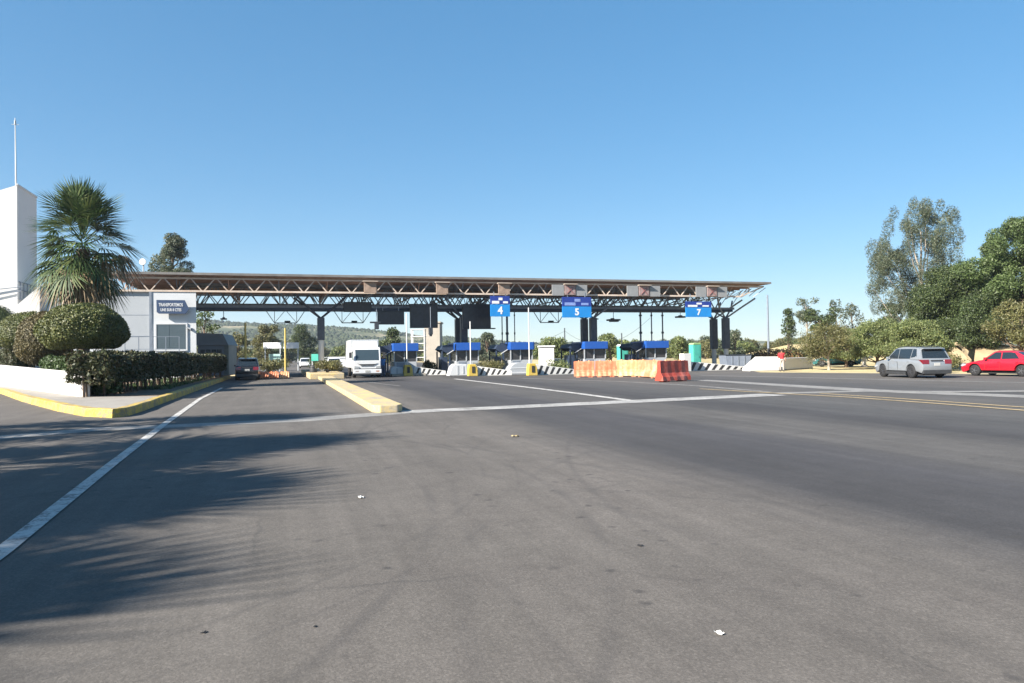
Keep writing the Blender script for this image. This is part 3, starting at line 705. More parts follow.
p = S(3.1, 61); bush('planter_bush', 'yellow-green bush in the planter at the foot of the white and dark column', p + Vector((0, 0, 0.42)), 2.2, 1.0, L_OLIVE, 41)

# right-hand trees
crown_tree('casuarina_tree', 'tall grey-green feathery tree rising above the others at right', 'tree', at(923, 78), 18.2, 11.6, 2.6, 21, L_GREY, M['palebark'], 120, 330, 0.10, 0.26, clump=(0.08, 0.16), shape='round', droop=0.0, aspect=0.28, flat=1.45)
crown_tree('broad_tree', 'big broad green tree at the right edge behind the red car', 'tree', at(1026, 66), 13.0, 13.8, 3.0, 22, L_TREE, M['bark'], 120, 330, 0.10, 0.42, clump=(0.10, 0.2), soft=False)
crown_tree('broad_tree', 'dark green tree between the feathery tree and the big tree at right', 'tree', at(958, 70), 9.2, 8.6, 1.6, 23, L_DARK, M['bark'], 80, 300, 0.10, 0.3, clump=(0.22, 0.36))
crown_tree('broad_tree', 'small olive-green tree at the right edge just above the red car', 'tree', at(1022, 58), 5.6, 5.0, 1.2, 24, L_OLIVE, M['bark'], 34, 240, 0.09, 0.2)
crown_tree('broad_tree', 'dark green leafy tree low behind the red car bonnet', 'tree', at(985, 64), 6.6, 5.6, 1.5, 25, L_DARK, M['bark'], 40, 220, 0.09, 0.24)
crown_tree('casuarina_tree', 'low dark tree at the left foot of the tall feathery tree', 'tree', at(896, 82), 6.9, 5.0, 1.5, 26, L_DARK, M['bark'], 20, 90, 0.17, 0.22)
dm = [(918, 58, 62, 322, 'smooth rounded clipped tree canopy behind the silver car', L_PALE, 61), (878, 64, 56, 321, 'pale clipped tree canopy left of the rounded one behind the silver car', L_PALE, 62), (846, 70, 52, 330, 'low pale clipped tree canopy above the teal car', L_PALE, 63)]
for px, d_, w_, pt, lb, lf, sd_ in dm:
    z1 = at(px, d_, pt).z; w_m = w_ * 1.06 / F * d_
    crown_tree('clipped_tree', lb, 'tree', at(px, d_), z1, w_m, 0.9, sd_, lf, M['bark'], 46, 300, 0.075, 0.16, shape='round', clump=(0.26, 0.38), flat=0.6, group='clipped trees behind the parked cars')
crown_tree('pepper_tree', 'olive drooping tree with a pale trunk beside the white wall at right', 'tree', at(827, 62), at(827, 62, 327).z, 5.4, 1.0, 27, L_OLIVE, M['palebark'], 40, 200, 0.085, 0.13, droop=1.2, aspect=0.3, soft=True)
crown_tree('slim_tree', 'slim dark conifer-like tree left of the group above the white wall', 'tree', at(789, 115), at(789, 115, 306).z, 2.6, 0.5, 28, L_DARK, M['bark'], 22, 60, 0.17, 0.16, shape='cone', clump=(0.4, 0.6))
crown_tree('bare_topped_tree', 'grey tree with a bare forked trunk and small crown on top', 'tree', at(807, 110), at(807, 110, 299).z, 4.2, 5.6, 29, L_GREY, M['palebark'], 14, 55, 0.17, 0.16, clump=(0.3, 0.44), shape='umbrella')
crown_tree('flat_topped_tree', 'dark green flat-topped tree in the middle of the far group', 'tree', at(823, 100), at(823, 100, 309).z, 4.8, 4.0, 30, L_DARK, M['bark'], 16, 70, 0.17, 0.18, clump=(0.3, 0.42), flat=0.5, shape='umbrella')
crown_tree('upright_tree', 'grey-green tree with upright forked tops, left one of the pair', 'tree', at(839, 112), at(839, 112, 299).z, 3.6, 3.2, 35, L_GREY, M['palebark'], 18, 50, 0.17, 0.16, shape='tall', clump=(0.26, 0.4), flat=1.6, lean=-0.5)
crown_tree('upright_tree', 'grey-green tree with upright forked tops, right one of the pair', 'tree', at(853, 114), at(853, 114, 304).z, 4.0, 2.8, 36, L_GREY, M['palebark'], 18, 50, 0.17, 0.16, shape='tall', clump=(0.26, 0.4), flat=1.5)
# pine behind the office
crown_tree('pine_tree', 'dark pine showing above the left end of the gantry roof', 'tree', at(171, 85), at(171, 85, 231).z, 6.6, at(171, 85, 272).z - 1.5, 37, L_GREY, M['bark'], 34, 170, 0.12, 0.3, clump=(0.2, 0.34), shape='cone', flat=0.7, lean=0.5)
crown_tree('pine_tree', 'small green tree beyond the right corner of the office', 'tree', at(206, 90), at(206, 90, 302).z, 4.0, 2.0, 38, L_TREE, M['bark'], 20, 60, 0.17, 0.2)
# trees beyond the gantry
beyond = [(268, 150, 323, 30, 'round dark tree beside the yellow post beyond the gantry', L_OLIVE, 2), (302, 190, 323, 28, 'dark tree behind the two white boards beyond the gantry', L_DARK, 3),
          (238, 130, 330, 22, 'olive tree just right of the slate kiosk', L_OLIVE, 4), (391, 130, 327, 26, 'dark tree rising beside the delivery truck cab', L_DARK, 5),
          (487, 150, 333, 22, 'grey-green tree between the second and third booths', L_GREY, 6), (556, 120, 342, 40, 'wide bush-like tree right of the small white building', L_PALE, 7),
          (610, 140, 334, 26, 'leafy tree behind the fourth booth', L_PALE, 8), (632, 130, 338, 24, 'green tree between the portable toilet and the fifth booth', L_PALE, 9), (680, 120, 338, 24, 'pale green tree left of the last gantry columns', L_PALE, 10),
          (735, 140, 330, 20, 'small dark tree just right of the last gantry columns', L_GREY, 12), (460, 170, 336, 18, 'small tree beyond the second booth roof', L_OLIVE, 13)]
for px, d_, pt, wp, lb, lf, sd_ in beyond:
    crown_tree('far_tree', lb, 'tree', at(px, d_), at(px, d_, pt).z, wp / F * d_, 0.6, 100 + sd_, lf, M['bark'], 24, 70, 0.2, 0.25, group='trees beyond the gantry', clump=(0.3, 0.46))
# shrub belt along the skyline: countable small trees share meshes
protos = []
for i, lf in enumerate((L_OLIVE, L_GREY, L_PALE, L_DARK)):
    protos.append(crown_tree('belt_tree', 'small scrubby tree in the distant belt along the horizon', 'tree', Vector((0, 0, 0)), 6.0, 8.0, 0.2, 200 + i, lf, M['bark'], 14, 22, 0.3, 0.2, group='small trees in the distant belt', clump=(0.34, 0.5)))
rg = random.Random(5); first = set()
spots = [(px, rg.uniform(170, 260)) for px in range(640, 900, 4)] + [(px, rg.uniform(200, 330)) for px in range(205, 640, 8)]
for i, (px, d_) in enumerate(spots):
    k = i % 4; hh = rg.uniform(0.5, 0.95) * (1.0 if px > 640 else 1.15); loc = at(px + rg.uniform(-3, 3), d_)
    if k not in first:
        first.add(k); protos[k].location = loc; protos[k].scale = (hh,) * 3; protos[k].rotation_euler = (0, 0, rg.uniform(0, 6))
    else: copy_tree(protos[k], loc, rg.uniform(0, 6), scale=hh)
# reddish hedge bushes at right
bush('roadside_bush', 'reddish bush behind the man in the red shirt', at(773, 78), 5.5, 1.9, L_REDB, 51, 3000, 0.11)
bush('roadside_bush', 'green bush right of the reddish one behind the white wall', at(800, 80), 4.5, 1.9, L_PALE, 52, 3000, 0.11)
bush('roadside_bush', 'low olive bush behind the grey bin', at(752, 84), 4.5, 1.7, L_OLIVE, 53, 2600, 0.11)
bush('roadside_bush', 'olive-green bush beneath the shade right of the silver car', at(945, 55), 3.4, 1.4, L_OLIVE, 54, 2200, 0.09)

# ================================================================== GANTRY
G0 = S(16, 66)
gan = empty('toll_gantry', G0, RZ, 'long flat steel canopy of trusses spanning all the toll lanes', 'toll canopy')
def gl(s_, t_, z): return (s_ - 16, t_ - 66, z)
SL, SR = -12.6, 44.6
mb = MB()   # corrugated sheet: ribs run across the canopy
nrib = 190; V = []; Fs = []
for i in range(nrib + 1):
    s_ = SL + (SR - SL) * i / nrib; z = 8.06 + (0.05 if i % 2 else 0.0)
    V += [gl(s_, 61.6, z), gl(s_, 78.4, z + 0.02)]
for i in range(nrib): Fs.append((2 * i, 2 * i + 1, 2 * i + 3, 2 * i + 2))
mb.add(V, Fs); V2 = [(x, y, z + 0.06) for x, y, z in V]; mb.add(V2, [f[::-1] for f in Fs]); mb.build('roof_sheet', M['rust'], gan, fix=False)
mb = MB(); mb.bb(SL - 16, SR - 16, -4.52, -4.42, 8.04, 8.22); mb.bb(SL - 16, SR - 16, 12.42, 12.52, 8.04, 8.22)
mb.bb(SL - 16, SL - 15.9, -4.42, 12.42, 8.04, 8.22); mb.bb(SR - 16.1, SR - 16, -4.42, 12.42, 8.04, 8.22); mb.build('edge_trim', M['roofgrey'], gan)
mb = MB()
for t_ in np.arange(63.5, 78, 1.55): mb.bb(SL - 15.9, SR - 16.1, t_ - 66.05, t_ - 65.95, 7.86, 8.02)
mb.build('purlins', M['rust'], gan)
def truss(name, t_, zt, zb, m_, s0, s1, pitch, w_=0.10, wd=0.07, taper=True):
    mb = MB(); zt -= 0.0
    mb.bar(gl(s0, t_, zt), gl(s1 + (2.6 if taper else 0), t_, zt), w_, w_ * 1.2); mb.bar(gl(s0, t_, zb), gl(s1, t_, zb), w_ * 1.2, w_ * 1.4)
    n = int((s1 - s0) / pitch)
    for i in range(n):
        a = s0 + i * pitch
        mb.bar(gl(a + 0.1, t_, zt - .03), gl(a + pitch / 2 - 0.08, t_, zb + .03), wd); mb.bar(gl(a + pitch / 2 + 0.08, t_, zb + .03), gl(a + pitch - 0.1, t_, zt - .03), wd)
    if taper: mb.bar(gl(s1, t_, zb), gl(s1 + 2.6, t_, zt), w_); mb.bar(gl(s1 + 1.0, t_, zt), gl(s1 + .9, t_, zb + (zt - zb) * .35), wd); mb.bar(gl(s1, t_, zb), gl(s1 + 1.0, t_, zt), wd)
    return mb.build(name, m_, gan)
truss('front_truss', 62.0, 7.82, 6.84, M['cream'], SL, 41.5, 1.87, 0.10, 0.075)
truss('rear_truss', 78.0, 7.82, 6.80, M['bluegrey'], SL, 41.5, 1.87, 0.12, 0.09)
truss('middle_truss', 73.5, 7.82, 6.62, M['bluegrey'], SL, 41.5, 1.87, 0.12, 0.08)
# box girder over the columns
for t_ in (66, 68.2): truss('girder_truss', t_, 7.75, 5.95, M['bluegrey'], SL + 4.6, 43.4, 2.4, 0.15, 0.09, False)
mb = MB(); mb.bb(-8 - 16 + 1, 43.2 - 16, -0.1, 0.25, 5.62, 5.84); mb.bb(-8 - 16 + 1, 43.2 - 16, 1.9, 2.2, 5.66, 5.86)
for s_ in np.arange(-7, 43, 1.2): mb.bar(gl(s_, 66, 5.9), gl(s_ + .6, 68.2, 5.9), .06); mb.bar(gl(s_ + .6, 68.2, 5.9), gl(s_ + 1.2, 66, 5.9), .06)
mb.build('cable_tray', M['navy'], gan)
# cross trusses
for k, s_ in enumerate(np.arange(SL + 0.9, 42, 3.74)):
    mb = MB(); mb.bar(gl(s_, 62, 6.9), gl(s_, 78, 6.86), .09)
    for j in range(8): a = 62 + j * 2; mb.bar(gl(s_, a, 7.8), gl(s_, a + 1, 6.88), .06); mb.bar(gl(s_, a + 1, 6.88), gl(s_, a + 2, 7.8), .06)
    mb.build('cross_truss', M['bluegrey'] if k % 2 else M['rust'], gan)
# right-hand tapered end braces
mb = MB()
for t_ in (62, 66, 68.2, 73.5, 78): mb.bar(gl(42.9, t_ if t_ < 70 else t_, 5.95 if 65 < t_ < 70 else 6.8), gl(44.3, t_, 7.7), .055)
for j in range(12):
    a = 62.2 + j * 1.35; mb.bar(gl(42.6, a, 6.9), gl(44.2, a + .6, 7.8), .05); mb.bar(gl(44.2, a + .6, 7.8), gl(42.6, a + 1.3, 6.9), .05)
mb.build('end_bracing', M['pale_panel'], gan)
# columns
def column(s_, ts, cladding_z, arms_m):
    for t_ in ts:
        c = gl(s_, t_, 0)
        mb = MB(); mb.tube([(c[0], c[1], -0.1), (c[0], c[1], cladding_z)], 0.24, 14); o = mb.build('column', M['white'], gan)
        m2 = MB(); m2.box((c[0], c[1], (cladding_z + 5.0) / 2), (0.6, 0.6, 5.0 - cladding_z)); m2.build('column_cladding', mat('column_slate', (.085, .10, .135), .5, var=.25), o, bevel=0.02)
        m3 = MB()
        for dx, dy in ((-1.25, -1.0), (1.25, -1.0), (-1.25, 1.0), (1.25, 1.0)): m3.tube([(c[0], c[1], 4.95), (c[0] + dx, c[1] + dy * .9, 6.0), (c[0] + dx * 1.7, c[1] + dy * 2.0, 6.85)], 0.09, 6)
        m3.build('column_arms', arms_m, o)
column(2.9, (66,), 3.1, M['navy'])
column(15.4, (66, 68.2), 0.9, M['bluegrey'])
column(28.0, (66, 68.2), 0.5, M['bluegrey'])
column(42.4, (66, 68.2), 1.9, M['bluegrey'])
# hanging lamp frames
def lamp_frame(px, t_, label, w1=3.4, w2=1.9, lamp=True, z0=4.75):
    p = on_t(px, t_); r_ = empty('hanging_lamp_frame', (p.x, p.y, 5.9), RZ, label, 'lamp frame', 'lamp frames hung under the canopy')
    mb = MB(); h = z0 - 5.9
    mb.bar((-w1 / 2, 0, 0), (-w2 / 2, 0, h), .06); mb.bar((w1 / 2, 0, 0), (w2 / 2, 0, h), .06); mb.bar((-w2 / 2, 0, h), (w2 / 2, 0, h), .08)
    mb.bar((-w2 / 2, 0, 0), (-w2 / 2, 0, h), .05); mb.bar((w2 / 2, 0, 0), (w2 / 2, 0, h), .05); mb.bar((0, 0, 0), (-w2 / 2, 0, h), .045); mb.bar((0, 0, 0), (w2 / 2, 0, h), .045)
    mb.build('frame', M['bluegrey'], r_)
    l = MB(); l.box((0.15, 0, h + 0.12), (0.5, 0.35, 0.14)); l.box((0.15, 0, h + 0.04), (0.3, .2, .04)); l.build('lamp', M['dark'], r_, bevel=.02)
lamp_frame(286, 70, 'hanging lamp frame left of the white-footed column')
lamp_frame(353, 70, 'hanging lamp frame below the small dark board above the truck')
lamp_frame(550, 70, 'hanging lamp frame between the 4 and 5 signs')
def hung(name, px, py, t_, label, cat, bits, m_, grp=None):
    p = on_t(px, t_); d = (Vector((p.x, p.y)).length); z = at(px, p.y, py).z
    r_ = empty(name, (p.x, p.y, z), RZ, label, cat, grp); 
    s2 = MB(); s2.tube([(0, 0, 0.1), (0, 0, 5.75 - z)], .03, 5); s2.build('hanger', M['bluegrey'], r_)
    l = MB()
    for c, dd in bits: l.box(c, dd)
    l.build('lamp_head', m_, r_, bevel=.03); return r_
FL = [((0, 0, 0), (1.15, .8, .16)), ((0.05, 0, -.12), (.8, .55, .12)), ((-.1, 0, .12), (.3, .3, .12))]
hung('floodlight', 614, 320, 66, 'large dark floodlight hanging right of the 5 sign', 'floodlight', FL, M['dark'])
hung('floodlight', 681, 317, 66, 'dark floodlight hanging just left of the 7 sign', 'floodlight', [((0, 0, 0), (.9, .6, .16)), ((0, 0, .12), (.3, .3, .1))], M['dark'])
hung('floodlight', 224, 319, 66, 'small dark floodlight hanging near the office end of the canopy', 'floodlight', [((0, 0, 0), (.5, .4, .12)), ((0, 0, .1), (.2, .2, .1))], M['dark'])
hung('floodlight', 377, 326, 63, 'bulky dark lamp hanging left of the wide black board', 'floodlight', [((0, 0, 0), (.34, .4, .55)), ((-.1, 0, .3), (.9, .2, .14))], M['dark'])
hung('floodlight', 431, 331, 62.5, 'bulky dark lamp hanging in front of the tall black board', 'floodlight', [((0, 0, 0), (.32, .4, .6)), ((0, 0, -.35), (.2, .3, .2))], M['dark'])
hung('floodlight', 596, 319, 66, 'small dark lamp hanging right beside the 5 sign', 'floodlight', [((0, 0, 0), (.55, .3, .1)), ((0, 0, .08), (.2, .2, .08))], M['dark'])
# dark boards
def board(px0, px1, py0, py1, t_, label, ledge=False):
    pc = on_t((px0 + px1) / 2, t_); p0 = on_t(px0, t_); p1 = on_t(px1, t_); w_ = (p1 - p0).length
    z1 = at((px0 + px1) / 2, pc.y, py0).z; z0 = at((px0 + px1) / 2, pc.y, py1).z
    r_ = empty('message_board', (pc.x, pc.y, z0), RZ, label, 'message board', 'dark message boards under the canopy'); h = z1 - z0
    a = MB(); a.bb(-w_ / 2, w_ / 2, -.16, .16, 0, h); a.build('housing', M['dark'], r_, bevel=.03)
    b = MB(); b.bb(-w_ / 2 + .1, -0.04, -.172, -.162, .1, h - .1); b.bb(.04, w_ / 2 - .1, -.172, -.162, .1, h - .1); b.build('display', mat('board_display', (0.03, 0.035, 0.05), 0.35, var=.3, scale=4), r_)
    c = MB()
    for x in (-w_ * .3, w_ * .3): c.bar((x, 0, h), (x, 0, h + max(.2, 5.9 - z1)), .07)
    c.build('hangers', M['bluegrey'], r_)
    if ledge: d = MB(); d.bb(-w_ / 2, w_ / 2 + .35, -.4, .2, -.1, -.01); d.build('ledge', M['dark'], r_)
board(344, 372, 302, 312, 66, 'shallow maroon-black board right above the truck')
board(378, 404.5, 311, 324.5, 64.5, 'wide black two-panel board left of the tall black board')
board(410.5, 438, 304, 328, 64.5, 'tall square black board above the first booth')
board(463, 491, 304, 328, 64.5, 'tall dark board immediately left of the 4 sign', True)
# lane signs
def lane_sign(px0, px1, py0, pym, py1, t_, digit, label):
    pc = on_t((px0 + px1) / 2, t_); w_ = (on_t(px1, t_) - on_t(px0, t_)).length; zt, zm, zb = [at((px0 + px1) / 2, pc.y, q).z for q in (py0, pym, py1)]
    r_ = empty('lane_sign', (pc.x, pc.y, zb), RZ, label, 'lane sign', 'blue numbered lane signs'); h = zm - zb
    a = MB(); a.bb(-w_ / 2, w_ / 2, -.05, .05, 0, h); o = a.build('panel', M['signblue'], r_, bevel=.01)
    a = MB(); a.bb(-w_ / 2, w_ / 2, -.05, .05, h + .02, zt - zb); o2 = a.build('header', M['deepblue'], r_, bevel=.01)
    b = MB(); hh = zt - zm
    b.bb(-w_ * .42, -w_ * .05, -.062, -.052, h + hh * .1, h + hh * .42); b.bb(w_ * .15, w_ * .4, -.062, -.052, h + hh * .14, h + hh * .38); b.bb(-w_ * .08, w_ * .12, -.062, -.052, h + hh * .5, h + hh * .8); b.build('markings', M['signwhite'] if digit != '5' else mat('pale_blue_mark', (.25, .35, .7), .5), o2)
    textmesh(digit, h * 0.85, M['signwhite'], o, (0, -.062, h * .48), (R(90), 0, 0), 'number', bold=0.03)
    c = MB()
    for x in (-w_ * .3, w_ * .3): c.bar((x, .08, h * .3), (x, .08, 7 - zb), .06)
    c.build('bracket', M['bluegrey'], r_)
lane_sign(491, 510.5, 296, 304.5, 316.5, 61.4, '4', 'narrow blue lane sign with white number 4')
lane_sign(563, 592, 297, 306.5, 317.5, 61.4, '5', 'wide blue lane sign with white number 5')
lane_sign(686.5, 712, 301.5, 307.5, 317, 61.4, '7', 'blue lane sign with white number 7 at the right end of the canopy')
def signal(px, label, panels=True):
    p = on_t(px, 61.5); r_ = empty('lane_signal', (p.x, p.y, 6.72), RZ, label, 'lane signal', 'lane signal frames on the front truss')
    a = MB(); a.box((0, 0, .5), (1.0, .16, .86)); a.build('signal_box', mat('signal_pink', (.36, .26, .25), .6, var=.25, scale=3) if panels else mat('signal_brown', (.36, .26, .20), .7, var=.3, scale=3), r_, bevel=.02)
    x = MB()
    if panels: x.bar((-.3, -.09, .2), (.3, -.09, .8), .08, .05); x.bar((-.3, -.093, .8), (.3, -.093, .2), .08, .05); x.build('cross_mark', mat('dull_red', (.36, .16, .16), .6), r_)
    h_ = MB(); h_.bb(-.6, .6, -.35, .05, .98, 1.03); h_.build('hood', M['cream'], r_)
    if panels:
        for sx, w_ in ((-1.12, 1.1), (1.1, 1.05)):
            b = MB(); b.box((sx, .02, .48), (w_, .1, .96)); b.build('side_panel', mat('signal_grey', (.30, .31, .32), .6, var=.1, scale=2), r_, bevel=.01)
signal(571, 'leftmost grey three-panel lane signal on the front truss above the 5 sign')
signal(645, 'middle grey three-panel lane signal, between the 5 and 7 signs on the front truss')
signal(713, 'rightmost grey three-panel lane signal on the front truss above the 7 sign')
signal(371, 'bare brown lane signal box on the front truss above the truck', False)
signal(443, 'bare brown lane signal box on the front truss between the tall black boards', False)
signal(505, 'bare brown lane signal box on the front truss above the 4 sign', False)

# ================================================================== TOLL LANES
def booth(px, t_, label, wp=24, awn=True):
    p = on_t(px, t_); r_ = empty('toll_booth', (p.x, p.y, 0), RZ, label, 'toll booth', 'toll booths with blue fascias')
    k = p.y / F; w_ = wp * k * 1.05
    a = MB(); a.bb(-w_ / 2 + .12, w_ / 2 - .12, 0, 2.6, .2, 1.15); a.build('lower_wall', M['grey_panel'], r_, bevel=.02)
    g = MB(); g.bb(-w_ / 2 + .16, w_ / 2 - .16, .04, 2.56, 1.15, 2.05); g.build('window', mat('booth_glass', (.055, .055, .06), .25, var=.3, scale=2), r_)
    f = MB()
    for x in (-w_ / 2 + .12, -.1, w_ / 2 - .12):
        for y in (0, 2.6): f.bb(x - .04, x + .04, y - .04, y + .04, 1.15, 2.05)
    f.build('window_frame', M['grey_panel'], r_)
    c = MB(); c.bb(-w_ / 2, w_ / 2, -.35, 3.0, 2.05, 2.72); c.build('fascia', M['blue'], r_, bevel=.03)
    d = MB(); d.bb(-w_ / 2 + .3, -w_ / 2 + 1.0, -.012, -.002, .3, 1.1); d.build('door', M['bluegrey'], r_)
    if awn:
        s2 = MB(); x0 = -w_ / 2 - 1.15
        s2.prism([(x0, 2.15), (x0 + .25, 2.5), (-w_ / 2 - .03, 2.6), (-w_ / 2 - .03, 1.95), (x0 + .5, 1.85)], .6, 3.2); s2.build('side_awning', M['navy'], r_, bevel=.02)
        s3 = MB()
        for x, y in ((x0 + .15, .7), (x0 + .15, 3.0), (x0 + .8, .7)): s3.bar((x, y, 0.2), (x, y, 2.0), .12)
        s3.bb(x0 + .1, x0 + .7, 1.0, 2.2, .2, 1.5); s3.build('awning_posts', M['navy'], r_)
        s4 = MB(); s4.bar((x0 + .5, .4, 1.72), (-w_ / 2 - .05, .4, 2.08), .12, .05); s4.build('awning_strut', M['pale_panel'], r_)
    return r_
BOOTHS = [(405.5, 63.5, 'toll booth with blue fascia, first on the left beside the truck'), (467.5, 63.5, 'toll booth with blue fascia behind the second white pole'),
          (521.5, 63.5, 'toll booth with blue fascia under the gap between the 4 and 5 signs'), (595, 64, 'toll booth with blue fascia under the 5 sign columns'), (656, 64, 'toll booth with blue fascia, rightmost, left of the 7 sign')]
for px, t_, lb in BOOTHS: booth(px, t_, lb)
for px, t_, lb in BOOTHS:
    p = on_t(px, t_); s_, _ = st(p)
    mb = MB(); mb.prism([(s_ - 1.5, t_ - 2.5), (s_ + 1.3, t_ - 2.5), (s_ + 1.4, t_ + 13), (s_ - 1.4, t_ + 13)], 0, .2, 'z')
    o = mb.build('toll_island', M['concrete'], None, (0, 0, 0), RZ, bevel=.03); o['kind'] = 'structure'
def striped(px0, py0, px1, py1, h0, h1, label, m_bg='white', n=7):
    a = gp(px0, py0); b = gp(px1, py1); L = (b - a).length; r_ = empty('striped_barrier', a, math.atan2((b - a).y, (b - a).x), label, 'barrier', 'striped concrete barriers at the lane entries')
    m1 = MB(); m1.prism([(0, 0), (L, 0), (L, h1), (L - .15, h1 + .02), (0, h0)], 0, .45); m1.build('barrier_wall', M[m_bg], r_, bevel=.03)
    m2 = MB(); step = L / n
    for i in range(n):
        x = i * step + .25 * step; hh = h0 + (h1 - h0) * (x + step * .4) / L; hh2 = h0 + (h1 - h0) * (x + step * .8) / L
        w_ = step * .42; sk = min(step * .55, hh * .7)
        if x + sk + w_ < L: m2.add([(x, -.006, .06), (x + w_, -.006, .06), (x + w_ + sk, -.006, hh2 - .05), (x + sk, -.006, hh - .05), (x, -.001, .06), (x + w_, -.001, .06), (x + w_ + sk, -.001, hh2 - .05), (x + sk, -.001, hh - .05)], [(0, 1, 2, 3), (4, 7, 6, 5), (0, 4, 5, 1), (1, 5, 6, 2), (2, 6, 7, 3), (3, 7, 4, 0)])
    m2.build('stripes', M['stripe'], r_)
striped(414, 375.6, 446, 375.0, .75, .35, 'short black-striped barrier right of the first white pole', n=6)
striped(478, 375.8, 512, 375.2, .75, .35, 'black-striped barrier between the second and third white poles', n=6)
striped(536, 375.2, 578, 374.2, .85, .35, 'black-striped barrier beside the orange water barriers', n=7)
striped(688, 371.2, 752, 369.8, .85, .22, 'long black-striped barrier below the last canopy columns at right', n=9)
def block_pole(px, py, ztop, label):
    p = gp(px, py); r_ = empty('crash_block', p, RZ, label, 'crash block', 'yellow crash blocks with poles')
    a = MB(); a.prism([(-.38, 0), (.38, 0), (.34, .55), (.2, .92), (-.3, .92), (-.36, .5)], -.3, .3); a.build('yellow_block', M['yellow'], r_, bevel=.04)
    b = MB(); b.box((0.0, -.32, .5), (.22, .03, .5)); b.build('dark_plate', M['stripe'], r_)
    c = empty('white_pole', p + S(.05, .75), RZ, label.replace('yellow crash block', 'slim white pole'), 'pole', 'white poles at the lane entries')
    z = at(px, p.y, ztop).z; d = MB(); d.tube([(0, 0, 0), (0, 0, z)], .045, 8); d.build('pole', M['white'], c); e = MB(); e.lathe([(.12, 0), (.12, .06), (.07, .1)], 10); e.build('base_plate', M['grey_panel'], c)
block_pole(408, 376, 313, 'yellow crash block in front of the first booth')
block_pole(472.5, 376, 321, 'yellow crash block in front of the second booth')
block_pole(532, 375.5, 307, 'yellow crash block in front of the third booth')
# grey domed cushion
p = gp(519, 374.5); mb = MB(); V = []
for i in range(13): a = math.pi * i / 12; V.append((-.95 * math.cos(a), .98 * math.sin(a) ** .7))
r_ = empty('crash_cushion', p, RZ, 'grey rounded crash cushion in front of the third booth', 'crash cushion'); mb.prism(V, -.4, .9); mb.build('shell', M['grey_panel'], r_, bevel=.04)
m2 = MB(); m2.bb(-.85, .9, -.42, -.402, .1, .2); m2.bb(-.8, .8, -.42, -.402, .5, .58); m2.build('bands', M['pale_panel'], r_)
p = gp(460, 375.5); r_ = empty('crash_cushion', p, RZ, 'pale grey slanted crash cushion in front of the second booth', 'crash cushion'); mb = MB(); mb.prism([(-1.0, 0), (.55, 0), (.5, .9), (-.5, .95), (-.75, .75)], -.4, .7); mb.build('shell', M['pale_panel'], r_, bevel=.05)
m2 = MB(); m2.box((-.25, -.41, .45), (.12, .02, .7)); m2.box((.2, -.41, .45), (.12, .02, .6)); m2.build('bands', M['grey_panel'], r_)
p = gp(396, 376); r_ = empty('crash_cushion', p, RZ, 'small whitish crash cushion in front of the first booth', 'crash cushion'); mb = MB(); mb.prism([(-.5, 0), (.6, 0), (.5, .7), (-.3, .8), (-.5, .5)], -.3, .5); mb.build('shell', M['pale_panel'], r_, bevel=.05)
m2 = MB(); m2.box((.05, -.31, .38), (.12, .02, .5)); m2.build('bands', M['grey_panel'], r_)
for px, py, lb, lf, sd_ in ((429, 374, 'small round bush on the island behind the first striped barrier', L_OLIVE, 71), (489, 373.6, 'leafy bush on the island behind the second striped barrier', L_OLIVE, 72), (556, 373, 'wide bush on the island left of the orange barriers', L_PALE, 73)):
    bush('island_bush', lb, gp(px, py), 2.5 if px > 440 else 1.3, 1.25, lf, sd_, 2400)
# cable conduits rising from booth roofs
for px, lb, rr in ((502.5, 'dark pipe rising behind the 4 sign, left one', .05), (507.5, 'thick dark pipe rising behind the 4 sign, middle', .1), (515, 'thin dark pipe rising right of the 4 sign', .045), (641, 'thick dark pipe above the rightmost booth, left one', .09), (652, 'dark pipe above the rightmost booth, middle one', .06), (663, 'dark pipe above the rightmost booth, right one', .07)):
    p = on_t(px, 67.0); r_ = empty('conduit_pipe', p, 0, lb, 'pipe', 'pipes between booth roofs and canopy'); mb = MB(); mb.tube([(0, 0, .1), (0, 0, 5.9)], rr, 8); mb.build('pipe', M['bluegrey'], r_); m2 = MB(); m2.box((0, 0, 3.6), (rr * 3, rr * 3, .2)); m2.box((0, 0, 5.3), (rr * 3, rr * 3, .15)); m2.build('clamps', M['dark'], r_)

# water barriers
def water_barrier(p0, p1, h, m_, label):
    L = (p1 - p0).length; r_ = empty('water_barrier', p0, math.atan2((p1 - p0).y, (p1 - p0).x), label, 'traffic barrier', 'plastic water-filled barriers')
    prof = [(-.30, 0.06), (.30, 0.06), (.28, .28), (.14, .5), (.10, h), (-.10, h), (-.14, .5), (-.28, .28)]
    n = 8; V = []; Fs = []; 
    for i in range(n + 1):
        for (y, z) in prof:
            q = 1.0 if i % 2 == 0 else 0.86
            V.append((L * i / n, y * q, z if z < h else (h + (0.03 if i % 2 else 0))))
    k = len(prof)
    for i in range(n):
        for j in range(k): Fs.append((i * k + j, i * k + (j + 1) % k, (i + 1) * k + (j + 1) % k, (i + 1) * k + j))
    Fs += [tuple(range(k)), tuple(n * k + j for j in range(k))[::-1]]
    a = MB(); a.add(V, Fs); a.build('shell', m_, r_, bevel=.015)
    for x in (L * .2, L * .8): f = MB(); f.box((x, 0, .04), (.3, .5, .08)); f.build('foot', m_, r_)
    c = MB()
    for x in (L * .25, L * .75): c.tube([(x, 0, h), (x, 0, h + .07)], .06, 8)
    c.build('filler_cap', M['paleor'], r_)
bp = [gp(574, 377.3), gp(616, 376.8), gp(638, 376.6), gp(660, 378.5)]
water_barrier(bp[0], bp[0].lerp(bp[1], .49), 1.08, M['orange'], 'orange water barrier at the left end of the row')
